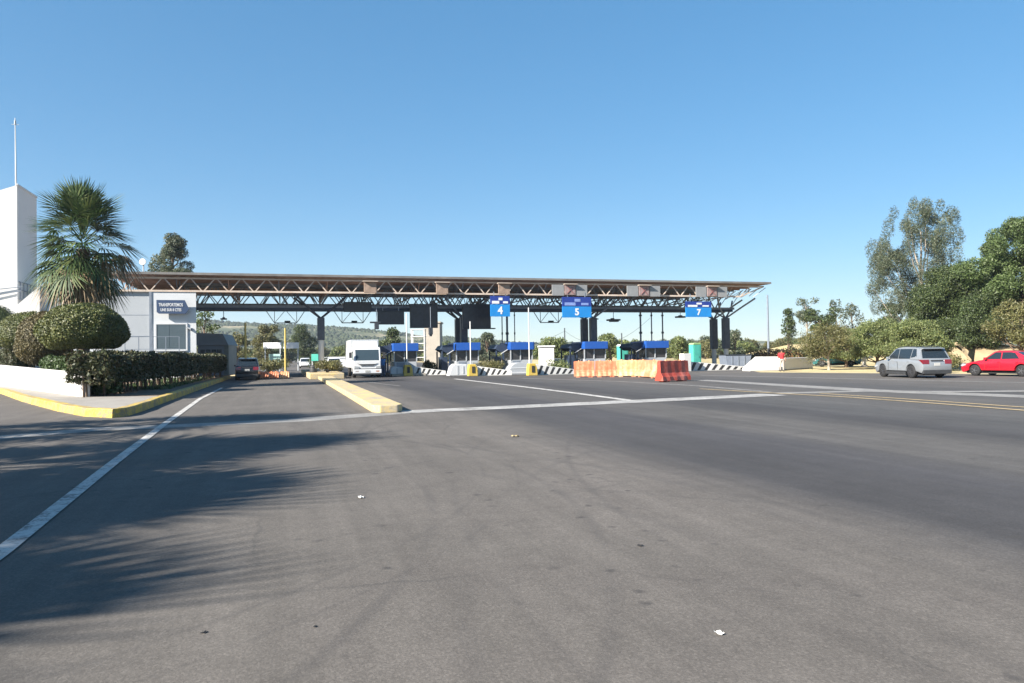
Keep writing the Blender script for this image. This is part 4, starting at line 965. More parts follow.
water_barrier(bp[0].lerp(bp[1], .51), bp[1], 1.08, M['orange'], 'orange water barrier, second from the left of the row')
water_barrier(bp[1] + (bp[2] - bp[1]) * .03, bp[2], 1.12, M['paleor'], 'faded yellowish water barrier in the middle of the row')
water_barrier(bp[2] + (bp[3] - bp[2]) * .03, bp[3], 1.12, M['orange'] if False else mat('salmon_plastic', (.70, .28, .14), .5, var=.2, scale=2.5, dirt=((.75, .5, .35), .7)), 'salmon orange water barrier, second from the right of the row')
q0, q1 = gp(659, 382.2), gp(687, 380.8); water_barrier(q0, q1, 1.14, M['redpl'], 'red water barrier at the right end, nearest the camera')

# ================================================================== VEHICLES
def wheel(parent, x, y, r, w_, rimm, side):
    t_ = MB(); t_.lathe([(r * .62, -w_ / 2), (r * .93, -w_ / 2), (r, -w_ * .3), (r, w_ * .3), (r * .93, w_ / 2), (r * .62, w_ / 2)], 20, (0, 0, 0), 'y'); 
    o = t_.build('wheel', M['black'], parent, fix=True); o.location = (x, y, r)
    rm = MB(); yo = side * w_ / 2
    rm.lathe([(r * .66, yo * 0.9), (r * .64, yo * .98), (r * .58, yo * .80), (0.02, yo * .72)], 18, (0, 0, 0), 'y')
    for k in range(5):
        a = k * 2 * math.pi / 5; rm.bar((0, yo * .92, 0), (r * .6 * math.cos(a), yo * .96, r * .6 * math.sin(a)), r * .14, .02)
    rm.build('rim', rimm, o)
def quadpanel(parent, name, m_, c4, off, inset=(0, 0, 0, 0)):
    """panel lying on a quad face (c4 = bl, br, tr, tl), offset outward"""
    bl, br, tr, tl = [Vector(c) for c in c4]; n = (br - bl).cross(tl - bl).normalized() * off; l, r, b, t_ = inset
    def P(u, v): return bl.lerp(br, u).lerp(tl.lerp(tr, u), v)
    q = [P(l, b), P(1 - r, b), P(1 - r, 1 - t_), P(l, 1 - t_)]
    mb = MB(); mb.add([x + n for x in q] + [x - n * 1.0 for x in q], [(0, 1, 2, 3), (7, 6, 5, 4), (0, 4, 5, 1), (1, 5, 6, 2), (2, 6, 7, 3), (3, 7, 4, 0)])
    return mb.build(name, m_, parent)
def smooth(o, ang=32):
    for p in o.data.polygons: p.use_smooth = True
    o.data.set_sharp_from_angle(angle=R(ang)); return o
def car(name, label, loc, rz, L, W, H, paint, rimm, wr=.34, suv=True, group=None):
    """front points to local -x"""
    r_ = empty(name, loc, rz, label, 'car', group)
    fx, bx = -L * .305, L * .285; gc = .2 if suv else .16; belt = H * (.60 if suv else .635); hood = H * (.585 if suv else .57); G = M['glass']
    def arch(cx): return [(cx + (wr + .06) * math.cos(a), wr + (wr + .06) * math.sin(a)) for a in np.linspace(math.pi, 0, 11) if wr + (wr + .06) * math.sin(a) >= gc - .001]
    prof = [(-L / 2 + .10, gc + .03)] + [(a, max(b, gc)) for a, b in arch(fx)] + [(a, max(b, gc)) for a, b in arch(bx)]
    if suv: prof += [(L / 2 - .14, gc + .08), (L / 2 - .03, .42), (L / 2, .62), (L / 2 - .01, .82), (L / 2 - .07, belt), (L * .2, belt), (0, belt), (-L * .17, belt - .005), (-L * .24, belt - .03), (-L * .34, hood * .95), (-L / 2 + .22, hood * .87), (-L / 2 + .07, hood * .76), (-L / 2, .58), (-L / 2, .42), (-L / 2 + .03, gc + .12)]
    else: prof += [(L / 2 - .14, gc + .08), (L / 2 - .02, .42), (L / 2, .60), (L / 2 - .03, belt * .96), (L / 2 - .14, belt * 1.06), (L * .36, belt * 1.06), (L * .2, belt * 1.01), (0, belt), (-L * .17, belt - .01), (-L * .24, belt - .04), (-L * .36, hood * .93), (-L / 2 + .25, hood * .83), (-L / 2 + .07, hood * .70), (-L / 2, .50), (-L / 2, .38), (-L / 2 + .04, gc + .10)]
    def ymul(x, z):
        t_ = 1 - .13 * min(1, abs(x) / (L / 2)) ** 4
        if z > .72: t_ -= .07 * ((z - .72) / (belt - .72 + .01)) ** 1.5
        if z < .4: t_ -= .03
        return t_
    b = MB(); b.prism(prof, -W / 2, W / 2); o = b.build('body', paint, r_, bevel=.055)
    bm = bmesh.new(); bm.from_mesh(o.data); bmesh.ops.triangulate(bm, faces=[f for f in bm.faces if len(f.verts) > 4])
    for v in bm.verts: v.co.y *= ymul(v.co.x, v.co.z)
    bm.to_mesh(o.data); bm.free(); smooth(o, 40)
    zt = H - .03; zb = belt - .03
    if suv: gp_ = [(-L * .235, zb), (-L * .07, zt - .09), (L * .0, zt - .01), (L * .14, zt + .025), (L * .33, zt - .01), (L * .405, zt - .07), (L * .478, zb)]
    else: gp_ = [(-L * .21, zb), (-L * .06, zt - .05), (-L * .005, zt), (L * .10, zt + .01), (L * .19, zt - .04), (L * .39, zb + .05), (L * .42, zb)]
    def yw(z): return W / 2 - .065 - .17 * max(0, (z - belt)) / (H - belt)
    c = MB(); n = len(gp_); V = [(x, -yw(z), z) for x, z in gp_] + [(x, yw(z), z) for x, z in gp_]
    c.add(V, [tuple(range(n)), tuple(range(n, 2 * n))[::-1]] + [(i, i + n, (i + 1) % n + n, (i + 1) % n) for i in range(n)]); o = c.build('cabin', paint, r_, bevel=.04); smooth(o, 40)
    def gpane(nm, p2):   # polygon in x,z on both sides
        for sy in (-1, 1):
            m_ = MB(); k = len(p2); Vv = [(x, sy * (yw(z) + .010), z) for x, z in p2] + [(x, sy * (yw(z) - .02), z) for x, z in p2]
            m_.add(Vv, [tuple(range(k)), tuple(range(k, 2 * k))[::-1]] + [(i, i + k, (i + 1) % k + k, (i + 1) % k) for i in range(k)]); m_.build(nm, G, r_)
    z0, z1 = belt + .035, zt - .085
    def lerp_x(z, a, b_): return a[0] + (b_[0] - a[0]) * (z - a[1]) / (b_[1] - a[1])
    xf0 = lerp_x(z0, gp_[0], gp_[1]) + .12; xf1 = lerp_x(z1, gp_[0], gp_[1]) + .12
    if suv:
        gpane('side_window', [(xf0, z0), (.10, z0), (.10, z1), (xf1, z1)]); gpane('side_window', [(.16, z0), (L * .265, z0), (L * .285, z1), (.16, z1)]); gpane('side_window', [(L * .28, z0 + .06), (L * .385, z0 + .12), (L * .36, z1 - .02), (L * .30, z1)])
        ra, rb = gp_[6], gp_[5]
    else:
        gpane('side_window', [(xf0, z0), (.14, z0), (.14, z1), (xf1, z1)]); gpane('side_window', [(.20, z0), (L * .26, z0 + .02), (L * .20, z1 - .05), (L * .15, z1), (.20, z1)])
        ra, rb = gp_[5], gp_[4]
    def endpane(nm, a, b_, sgn, lo, hi, my):
        pa = Vector((lerp_x(a[1] + (b_[1] - a[1]) * lo, a, b_), 0, a[1] + (b_[1] - a[1]) * lo)); pb = Vector((lerp_x(a[1] + (b_[1] - a[1]) * hi, a, b_), 0, a[1] + (b_[1] - a[1]) * hi)); t_ = (pb - pa).normalized(); nn = Vector((t_.z, 0, -t_.x)) * sgn
        if nn.x * sgn < 0: nn = -nn
        ya, yb = yw(pa.z) - my, yw(pb.z) - my; q = [pa + Vector((0, -ya, 0)), pa + Vector((0, ya, 0)), pb + Vector((0, yb, 0)), pb + Vector((0, -yb, 0))]
        m_ = MB(); m_.add([x + nn * .012 for x in q] + [x - nn * .02 for x in q], [(0, 1, 2, 3), (7, 6, 5, 4), (0, 4, 5, 1), (1, 5, 6, 2), (2, 6, 7, 3), (3, 7, 4, 0)]); m_.build(nm, G, r_)
    endpane('windscreen', gp_[0], gp_[1], -1, .10, .95, .10); endpane('rear_window', ra, rb, 1, .13 if suv else .08, .88, .11)
    if suv:
        rr = MB()
        for sy in (-1, 1): rr.tube([(-L * .0, sy * (W / 2 - .29), zt + .01), (.2, sy * (W / 2 - .29), zt + .06), (L * .30, sy * (W / 2 - .29), zt + .05), (L * .34, sy * (W / 2 - .29), zt)], .018, 6)
        rr.build('roof_rails', M['trim'], r_); sp = MB(); sp.prism([(L * .36, zt - .005), (L * .45, zt - .06), (L * .452, zt - .095), (L * .40, zt - .09)], -W / 2 + .31, W / 2 - .31); sp.build('spoiler', paint, r_, bevel=.01)
    for sy in (-1, 1):
        for cx in (fx, bx): wheel(r_, cx, sy * (W / 2 - .145), wr, .22, rimm, sy)
        hl = MB(); hl.prism([(-L / 2 + .015, .58), (-L / 2 + .12, .54), (-L / 2 + .50, .68), (-L / 2 + .14, .71)], sy * (W / 2 - .42), sy * (W / 2 * .93)); hl.build('headlight', M['headlight'], r_)
        tl = MB(); z_ = belt - .10
        tl.prism([(L / 2 + .004, z_ - (.16 if suv else .13)), (L / 2 - .02, z_ + .08), (L / 2 - .34, z_ + .06), (L / 2 - .12, z_ - .07)], sy * (W / 2 - .48), sy * (W / 2 * ymul(L * .42, z_) + .004)); o = tl.build('tail_light', M['taillight'], r_, bevel=.01)
        mr = MB(); mr.box((-L * .145, sy * (W / 2 + .04), belt + .07), (.13, .2, .13)); mr.build('wing_mirror', paint, r_, bevel=.03)
        for xx in (.04, L * .235): dh = MB(); dh.box((xx, sy * (W / 2 * ymul(xx, belt - .13) + .006), belt - .13), (.17, .025, .03)); dh.build('door_handle', paint, r_)
        for xx in (-L * .165, .13): dl = MB(); dl.box((xx, sy * (W / 2 * .998), belt * .62), (.012, .008, belt * .42)); dl.build('door_gap', M['trim'], r_)
        if suv:
            sl = MB(); sl.box(((fx + bx) / 2, sy * (W / 2 - .02), gc + .08), (bx - fx - 2 * wr - .12, .06, .15)); sl.build('sill_trim', M['trim'], r_)
    if suv: bu = MB(); bu.bb(L / 2 - .14, L / 2 + .03, -W / 2 * .86, W / 2 * .86, gc + .04, gc + .26); bu.build('rear_bumper', M['trim'], r_, bevel=.03)
    else: bu = MB(); bu.bb(L / 2 - .14, L / 2 + .02, -W / 2 * .8, W / 2 * .8, gc + .03, gc + .12); bu.build('rear_bumper', M['trim'], r_, bevel=.02)
    bf = MB(); bf.bb(-L / 2 - .015, -L / 2 + .1, -W / 2 * .7, W / 2 * .7, gc + .06, gc + .22); bf.build('front_grille', M['trim'], r_, bevel=.02)
    pl = MB(); pl.box((L / 2 + .008, 0, .76 if suv else .66), (.02, .34, .16)); pl.build('number_plate', mat('plate_grey', (.5, .5, .48), .6), r_)
    if suv: g2 = MB(); g2.box((L / 2 - .02, 0, belt - .07), (.05, .7, .05)); g2.build('tailgate_trim', M['trim'], r_)
    uc = MB(); uc.bb(-L * .44, L * .44, -W * .36, W * .36, gc - .02, gc + .2); uc.build('underbody', M['black'], r_)
    return r_
def place_dir(az):   # rotation so local -x points to azimuth az (degrees right of +Y)
    a = R(az); fx, fy = math.sin(a), math.cos(a); return math.atan2(-fy, -fx)
suvp = gp(914, 377.8); car('parked_car', 'silver sport utility car seen from behind at the right side of the plaza', suvp + Vector((0.4, 1.0, 0)), place_dir(-5), 4.55, 1.86, 1.73, M['silver'], M['rimdark'], .36, True)
redp = gp(1000, 376.6); car('parked_car', 'bright red saloon car at the right edge facing left', redp + Vector((1.1, 1.0, 0)), place_dir(-24), 4.5, 1.78, 1.47, M['red'], M['rim'], .32, False)
tl_ = at(836, 74); car('parked_car', 'dark teal car parked half hidden behind the pepper tree', tl_, place_dir(-70), 4.4, 1.8, 1.5, M['teal'], M['rim'], .32, False)
bk = gp(248, 380.2); car('parked_car', 'black sport utility car seen from behind in the left lane below the yellow post', bk + Vector((-.7, 2.0, 0)), place_dir(-18), 4.5, 1.8, 1.68, M['blackpaint'], M['rimdark'], .35, True)
# small far vehicles
def pickup(px, d_, label, paint):
    r_ = car('parked_car', label, at(px, d_), place_dir(165), 4.4, 1.8, 1.6, paint, M['rim'], .33, True); return r_
pickup(305, 120, 'small white car on the road beyond the gantry next to the green bush', M['truckwhite'])
pickup(334, 88, 'white car behind the planter column left of the truck', M['truckwhite'])
# truck --------------------------------------------------------------
def truck():
    c = gp(367.5, 377.8); d = math.atan2(c.x, c.y); r_ = empty('delivery_truck', c, RZ + R(180), 'white delivery truck with a box body facing the camera', 'truck')
    W = 2.15   # front faces local +y (towards camera)
    a = MB(); a.prism([(0.0, .55), (0.02, 1.30), (-.30, 2.28), (-.55, 2.36), (-1.9, 2.36), (-1.9, .45), (-.1, .40)], -W / 2 + .04, W / 2 - .04, 'x'); a.build('cab', M['truckwhite'], r_, bevel=.06)
    q = [Vector((W / 2 - .04, .02, 1.30)), Vector((-W / 2 + .04, .02, 1.30)), Vector((-W / 2 + .04, -.30, 2.28)), Vector((W / 2 - .04, -.30, 2.28))]
    quadpanel(r_, 'windscreen', M['wglass'], q, .012, (.07, .07, .04, .12))
    for sx in (-1, 1):
        qq = [Vector((sx * (W / 2 - .04), -.25, 1.35)), Vector((sx * (W / 2 - .04), -1.2, 1.35)), Vector((sx * (W / 2 - .04), -1.2, 2.1)), Vector((sx * (W / 2 - .04), -.42, 2.1))]
        if sx > 0: qq = [qq[1], qq[0], qq[3], qq[2]]
        quadpanel(r_, 'side_window', M['wglass'], qq, .012, (.05, .05, .05, .05))
        m_ = MB(); m_.box((sx * (W / 2 + .2), .1, 1.75), (.2, .1, .42)); m_.bar((sx * (W / 2 - .03), 0, 1.95), (sx * (W / 2 + .2), .1, 1.95), .03); m_.build('wing_mirror', M['trim'], r_)
        h_ = MB(); h_.prism([(sx * .62, .72), (sx * (W / 2 - .08), .72), (sx * (W / 2 - .06), .92), (sx * .68, .88)], .0, .075); h_.build('headlight', M['headlight'], r_)
        il = MB(); il.box((sx * (W / 2 - .3), .12, .5), (.25, .04, .1)); il.build('fog_light', mat('amber_lens', (.7, .25, .1), .3), r_)
    g = MB(); g.prism([(-.62, 1.06), (.62, 1.06), (.78, 1.12), (.5, .96), (-.5, .96), (-.78, 1.12)], .02, .06); g.build('grille', M['trim'], r_)
    g2 = MB(); g2.bb(-.5, .5, .03, .05, .9, .93); g2.build('badge_bar', M['rim'], r_)
    b = MB(); b.bb(-W / 2, W / 2, -.1, .14, .34, .66); b.build('bumper', M['truckwhite'], r_, bevel=.04)
    b = MB(); b.bb(-W / 2 + .05, W / 2 - .05, 0, .06, .67, .72); b.bb(-W / 2 + .1, W / 2 - .1, -.05, .12, .24, .335); b.build('bumper_trim', M['trim'], r_)
    b = MB(); b.box((0, .15, .5), (.36, .02, .16)); b.build('number_plate', mat('plate_grey', (.5, .5, .48), .6), r_)
    b = MB(); b.bb(-W / 2 - .04, W / 2 + .04, -7.2, -2.0, .75, 2.98); b.build('cargo_box', mat('cargo_aluminium', (.66, .68, .70), .4, .2, var=.06), r_, bevel=.04)
    b = MB(); b.prism([(-.7, 2.37), (-1.85, 2.37), (-1.85, 2.86), (-1.3, 2.8)], -W / 2 + .15, W / 2 - .15, 'x'); b.build('wind_deflector', M['truckwhite'], r_, bevel=.05)
    b = MB(); b.bb(-.45, .45, -7.1, -.3, .42, .72); b.build('chassis', M['black'], r_)
    for sx in (-1, 1):
        for y in (-.95, -5.4):
            t_ = MB(); t_.lathe([(.25, -.12), (.38, -.12), (.40, -.08), (.40, .08), (.38, .12), (.25, .12)], 18, (0, 0, 0), 'x'); o = t_.build('wheel', M['black'], r_); o.location = (sx * (W / 2 - .16), y, .40)
            rm = MB(); rm.lathe([(.25, sx * .10), (.15, sx * .05), (.05, sx * .07)], 14, (0, 0, 0), 'x'); rm.build('rim', M['rim'], o)
truck()

# ================================================================== PEOPLE
def person(px, py, d_off, label, shirt, trousers, hgt=1.7, face_az=180, arm='down'):
    p = gp(px, py); fa = R(face_az); r_ = empty('person', p, -fa, label, 'person')
    k = hgt / 1.7
    v = []; e = []; rad = []
    def add(q, r, par=None):
        v.append(tuple(x * k for x in q)); rad.append(r * k)
        if par is not None: e.append((par, len(v) - 1))
        return len(v) - 1
    pel = add((0, 0, .93), .13); ws = add((0, 0, 1.08), .115, pel); ch = add((0, .01, 1.27), .135, ws); sh = add((0, 0, 1.39), .10, ch); nk = add((0, .01, 1.46), .052, sh); hd = add((0, .03, 1.56), .078, nk); ht = add((0, .02, 1.64), .07, hd)
    for sx in (-1, 1):
        hip = add((sx * .09, 0, .88), .09, pel); kn = add((sx * .11, .03 * sx, .48), .055, hip); an = add((sx * .12, -.02, .09), .038, kn); ft = add((sx * .13, .1, .04), .035, an); add((sx * .14, .2, .03), .03, ft)
        s0 = add((sx * .19, 0, 1.38), .055, sh); el = add((sx * .25, -.02, 1.11), .042, s0)
        wr = add((sx * .27, .05, .88) if arm == 'down' else (sx * .2, .22, 1.12), .027, el); base_ = v[wr]; pm = add(tuple(a / k + b for a, b in zip(base_, (0, .01, -.07))), .03, wr); q = v[pm]
        for fi, (dy, ln) in enumerate(((-.03, .06), (-.01, .075), (.01, .07), (.03, .055))):
            f1 = add((q[0] / k, q[1] / k + dy, q[2] / k - .045), .0095, pm); add((q[0] / k - sx * .012, q[1] / k + dy * 1.1, q[2] / k - .045 - ln * .6), .008, f1)
        th = add((q[0] / k - sx * .01, q[1] / k + .045, q[2] / k + .01), .011, pm); add((q[0] / k - sx * .015, q[1] / k + .06, q[2] / k - .03), .009, th)
    me = bpy.data.meshes.new('body'); me.from_pydata(v, e, []); me.materials.append(M['skin']); o = bpy.data.objects.new('body', me); COL.objects.link(o); o.parent = r_
    sk = o.modifiers.new('Skin', 'SKIN')
    for i, r0 in enumerate(rad): me.skin_vertices[0].data[i].radius = (r0, r0)
    me.skin_vertices[0].data[0].use_root = True; o.modifiers.new('Sub', 'SUBSURF').render_levels = 2
    s = MB(); s.lathe([(.155, .90), (.15, 1.0), (.155, 1.15), (.18, 1.3), (.175, 1.38), (.09, 1.45), (.06, 1.46)], 14); s.v = [(x * k * 1.1, y * k * .8, z * k) for x, y, z in s.v]
    for sx in (-1, 1): s.tube([(sx * .13 * k, 0, 1.40 * k), (sx * .2 * k, 0, 1.36 * k), (sx * .245 * k, -.01, 1.15 * k)], [.085 * k, .08 * k, .068 * k], 8)
    s.build('shirt', shirt, r_)
    t_ = MB(); t_.lathe([(.12, .80), (.155, .86), (.15, .96)], 12); t_.v = [(x * k * 1.1, y * k * .85, z * k) for x, y, z in t_.v]
    for sx in (-1, 1): t_.tube([(sx * .085 * k, 0, .88 * k), (sx * .11 * k, .02, .48 * k), (sx * .12 * k, -.01, .10 * k)], [.105 * k, .08 * k, .062 * k], 8)
    t_.build('trousers', trousers, r_)
    for sx in (-1, 1): f = MB(); f.box((sx * .13 * k, .08 * k, .045), (.09, .27, .09)); f.build('shoe', M['black'], r_, bevel=.02)
    h_ = MB(); h_.lathe([(.085, 1.57), (.098, 1.62), (.085, 1.69), (.04, 1.72)], 12, (0, .0, 0)); h_.v = [(x * k, y * k, z * k) for x, y, z in h_.v]; h_.build('hair', M['hair'], r_)
    fc = MB()
    for sx in (-1, 1): fc.box((sx * .03 * k, .108 * k, 1.585 * k), (.018, .012, .012))
    fc.build('eyes', M['hair'], r_)
    return r_
person(782, 371.3, 0, 'person in a red shirt walking beside the white blocks at right', M['redcloth'], mat('pale_trousers', (.45, .40, .36), .8), 1.72, 200)
person(383, 377.3, 0, 'person in a blue shirt standing right beside the delivery truck', M['bluecloth'], M['jeans'], 1.68, 160, 'up')

# ================================================================== BUILDINGS LEFT
def foot(s_, t_): return tuple(S(s_, t_)[:2])
tp = on_t(17.5, 64); tz = at(17.5, tp.y, 185).z
r_ = empty('tower_building', tp, RZ, 'tall white blank tower with a slanted top at the left edge', 'building')
a = MB(); a.add([(-9, 0, 0), (0, 0, 0), (0, 4.6, 0), (-9, 4.6, 0), (-9, 0, tz - 3.6), (0, 0, tz), (0, 4.6, tz), (-9, 4.6, tz - 3.6)], [(0, 3, 2, 1), (4, 5, 6, 7), (0, 1, 5, 4), (1, 2, 6, 5), (2, 3, 7, 6), (3, 0, 4, 7)]); a.build('wall', M['whitewall'], r_)
b = MB(); b.bb(-.1, .06, -.06, 4.66, tz - .02, tz + .1); b.build('coping', M['pale_panel'], r_)
c = MB()
for k, (z0_, z1_) in enumerate(((5.7, 6.9), (6.3, 7.2))): c.bar((-6, -.3, z0_), (.3, -.1, z1_), .06)
for y_ in (0.4, 1.2, 2.0, 2.8, 3.6): c.bar((.08, y_, 6.3), (.08, y_, 7.6), .05)
for zz in (6.3, 7.0, 7.6): c.bar((.08, .2, zz), (.08, 4.2, zz), .05)
c.build('railing', M['bluegrey'], r_)
p = on_t(16.5, 64.6); mz = at(14, p.y, 118).z; r2 = empty('antenna_mast', (p.x, p.y, tz - .5), RZ, 'thin pale antenna mast standing on the white tower', 'antenna'); mb = MB(); mb.tube([(0, 0, 0), (-.02, 0, 3.0), (-.05, 0, mz - tz + .5)], [.06, .045, .025], 8); mb.build('mast', M['white'], r2); m2 = MB(); m2.tube([(-.05, 0, mz - tz), (-.05, 0, mz - tz + .3)], .07, 8); m2.bar((-.3, 0, 5.2), (.2, 0, 5.2), .03); m2.build('aerial_head', M['grey_panel'], r2)
a0 = on_t(20, 62.3); a1 = on_t(42, 62.3); a2 = on_t(106, 62.3); w1_ = (a1 - a0).length; w2_ = (a2 - a0).length; zh = at(42, a1.y, 286.5).z; zl = at(20, a0.y, 305).z
r_ = empty('annex_building', a0, RZ, 'white annex wall with a sloped parapet between the tower and the palm', 'building')
a = MB(); a.prism([(0, 0), (w1_, 0), (w1_, zh), (0, zl)], -.5, 1.6, 'y'); a.build('wall', M['whitewall'], r_); a = MB(); a.prism([(w1_ + .01, 0), (w2_, 0), (w2_, zh), (w1_ + .01, zh)], -.1, 1.6, 'y'); a.build('recessed_wall', M['pale_panel'], r_)
a = MB(); a.bb(w1_ - .05, w2_ + .02, -.2, 1.65, zh + .01, zh + .12); a.build('coping', M['grey_panel'], r_)
# office with sign
wl = -12.75; wr_ = -6.55
r_ = empty('office_building', S(wr_, 62), RZ, 'pale panelled office under the canopy end with a navy sign and dark shutter', 'building')
Lw = wr_ - wl
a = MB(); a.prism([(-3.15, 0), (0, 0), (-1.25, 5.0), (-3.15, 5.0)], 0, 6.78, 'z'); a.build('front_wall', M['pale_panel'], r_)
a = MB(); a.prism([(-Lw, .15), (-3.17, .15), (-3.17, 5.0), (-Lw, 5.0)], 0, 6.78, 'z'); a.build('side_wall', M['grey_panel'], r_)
a = MB(); a.bb(-3.27, -3.10, -.05, .14, 0, 6.79); a.build('corner_post', M['bluegrey'], r_)
a = MB()
for zz in (1.9, 3.4, 5.0): a.bb(-Lw, -3.28, .138, .149, zz, zz + .03)
a.build('panel_joints', M['bluegrey'], r_)
a = MB(); a.bb(-2.85, -.55, -.03, -.003, .55, 2.45 + .35); 
zs0 = 2.02 - .0
z_a = at(170, S(wr_ - 1.5, 62).y, 349.5).z; z_b = at(170, S(wr_ - 1.5, 62).y, 324.5).z
a = MB(); a.bb(-2.78, -.72, -.05, -.003, z_a, z_b); o = a.build('shutter', M['shutter'], r_)
a = MB(); 
for x0, x1 in ((-2.9, -2.78), (-.72, -.62)): a.bb(x0, x1, -.08, -.003, z_a - .1, z_b + .1)
a.bb(-2.78, -.72, -.08, -.003, z_b, z_b + .1); a.bb(-2.78, -.72, -.08, -.003, z_a - .12, z_a); a.build('frame', M['pale_panel'], o)
a = MB()
for k in range(1, 12): a.bb(-2.78, -.72, -.058, -.051, z_a + (z_b - z_a) * k / 12, z_a + (z_b - z_a) * k / 12 + .015)
a.bb(-1.96, -1.90, -.062, -.051, z_a, z_b); a.build('slats', M['shutter'], o)
a = MB(); a.bb(-3.6, 2.8, -2.2, -.1, .2, 1.5) if False else None
# sign
z_s1 = at(172, S(wr_ - 1.5, 62).y, 300.5).z; z_s0 = at(172, S(wr_ - 1.5, 62).y, 314).z
r3 = empty('office_sign', S(wr_ - 1.6, 61.58, z_s0), RZ, 'navy office sign with clipped corners and two lines of white lettering', 'sign'); hs_ = z_s1 - z_s0
a = MB(); a.prism([(-1.1, .12), (-.95, 0), (.9, 0), (1.15, .35), (.85, hs_), (-1.12, hs_)], 0, .12); o = a.build('panel', mat('office_sign_navy', (.05, .085, .17), .45, var=.1), r3)
textmesh('TRANSPORTEMOS', .34, M['signwhite'], o, (-.12, -.012, hs_ * .64), (R(90), 0, 0), 'lettering', sx=.60, bold=.006); textmesh('UNE SUR 8 CTES', .30, M['signwhite'], o, (-.12, -.012, hs_ * .27), (R(90), 0, 0), 'lettering', sx=.66, bold=.006)
a = MB()
for x in (-.8, .6): a.bar((x, .12, hs_ * .5), (x, .40, hs_ * .5), .06)
a.build('bracket', M['bluegrey'], r3)
r4 = empty('wall_lamp', S(wr_ - .35, 61.9, at(192, 57.5, 330).z), RZ, 'small grey wall lamp beside the shutter', 'lamp'); a = MB(); a.prism([(0, 0), (-.35, .15), (-.35, .25), (0, .14)], -.2, .05); a.build('lamp_head', M['grey_panel'], r4); a = MB(); a.box((.02, .07, .05), (.1, .08, .2)); a.build('mount', M['bluegrey'], r4)
# raised white plinth strip and railing in front of the grey wall
mb = MB(); mb.bb(-9, .6, -2.4, -1.9, .15, 1.95); o = mb.build('plinth_wall', M['pale_panel'], None, S(wr_ - .5, 62), RZ); tag(o, 'low pale plinth wall running along the front of the office behind the hedge', 'wall')
r5 = empty('railing', S(-11.1, 59.9, 1.95), RZ, 'thin grey handrail on the low wall left of the shutter', 'railing'); 
for x in np.linspace(0, 3.6, 5): a = MB(); a.bar((x, 0, 0), (x, 0, 1.8 if abs(x - .0) < .1 or abs(x - 1.8) < .1 else 1.35), .05); a.build('post', M['bluegrey'], r5)
for zz in (1.35, .45): a = MB(); a.bar((0, 0, zz), (3.6, 0, zz), .04); a.build('rail', M['bluegrey'], r5)
# slate kiosk
k0 = at(198, 66); k1 = at(227, 66); r_ = empty('kiosk_building', at(213, 66), RZ * .6, 'slate blue kiosk with a sloped roof right of the office', 'building')
wk = (k1 - k0).length; h1 = at(213, 66, 334).z; h2 = at(213, 66, 345.5).z
a = MB(); a.bb(-wk / 2, wk / 2, 0, 4, .15, h2); a.build('wall', M['slate'], r_)
a = MB(); a.prism([(-wk / 2 - .2, h2), (wk / 2 + .1, h2), (wk / 2 - .4, h1), (-wk / 2 - .1, h1 + .1)], -.3, 4.2); a.build('roof', M['slate'], r_, bevel=.03)
a = MB(); a.bb(-wk / 2 + .2, wk / 2 - .5, -.03, -.003, h2 - .95, h2 - .35); o = a.build('window', M['wglass'], r_); a = MB()
for x in np.linspace(-wk / 2 + .2, wk / 2 - .5, 5): a.bb(x - .03, x + .03, -.06, -.031, h2 - .95, h2 - .35)
a.build('frame', M['bluegrey'], o)
a = MB(); a.bb(wk / 2 - .35, wk / 2 + .03, -.05, .3, .15, h2 - .01); a.build('corner_pier', mat('grey_green_pier', (.20, .25, .26), .6), r_)
p = at(193, 64); r_ = empty('rooftop_dish', at(144, 66), 0, 'white dish on a pole above the canopy beside the dark pine', 'satellite dish'); a = MB(); zt = at(144, 66, 262).z; a.tube([(0, 0, 0), (0, 0, zt)], .06, 8); a.build('pole', M['grey_panel'], r_); a = MB(); a.lathe([(.02, .0), (.18, -.04), (.30, -.14), (.28, -.16), (.02, -.05)], 16, (0, 0, zt), 'y'); a.build('dish', M['white'], r_)

# ================================================================== BEYOND THE GANTRY
def post(px, d_, pyt, rr, m_, label, name='street_post', lamp=False, group=None):
    z = at(px, d_, pyt).z; r_ = empty(name, at(px, d_), 0, label, 'post', group); a = MB(); a.tube([(0, 0, 0), (0, 0, z)], [rr * 1.2, rr * .9], 8); a.build('pole', m_, r_); b = MB(); b.lathe([(rr * 2.4, 0), (rr * 2.4, .08), (rr * 1.3, .2)], 10); b.build('base', M['concrete'], r_)
    if lamp: c = MB(); c.box((.3, 0, z), (.8, .2, .1)); c.build('lamp_head', M['grey_panel'], r_)
    return r_
post(245.5, 62, 323, .09, M['ylpost'], 'tall yellow post rising behind the black car')
post(285.5, 80, 328, .10, M['ylpost'], 'cream post beyond the gantry in front of the white boards')
post(768.5, 92, 295, .12, M['bluegrey'], 'tall lone grey post right of the canopy end', group=None)
post(622, 110, 333, .09, M['dark'], 'short dark post above the trees behind the fourth booth')
post(565, 130, 328, .10, M['dark'], 'dark utility pole between the 4 and 5 signs on the skyline')
post(864, 70, 357, .16, M['white'], 'short white marker post left of the silver car')
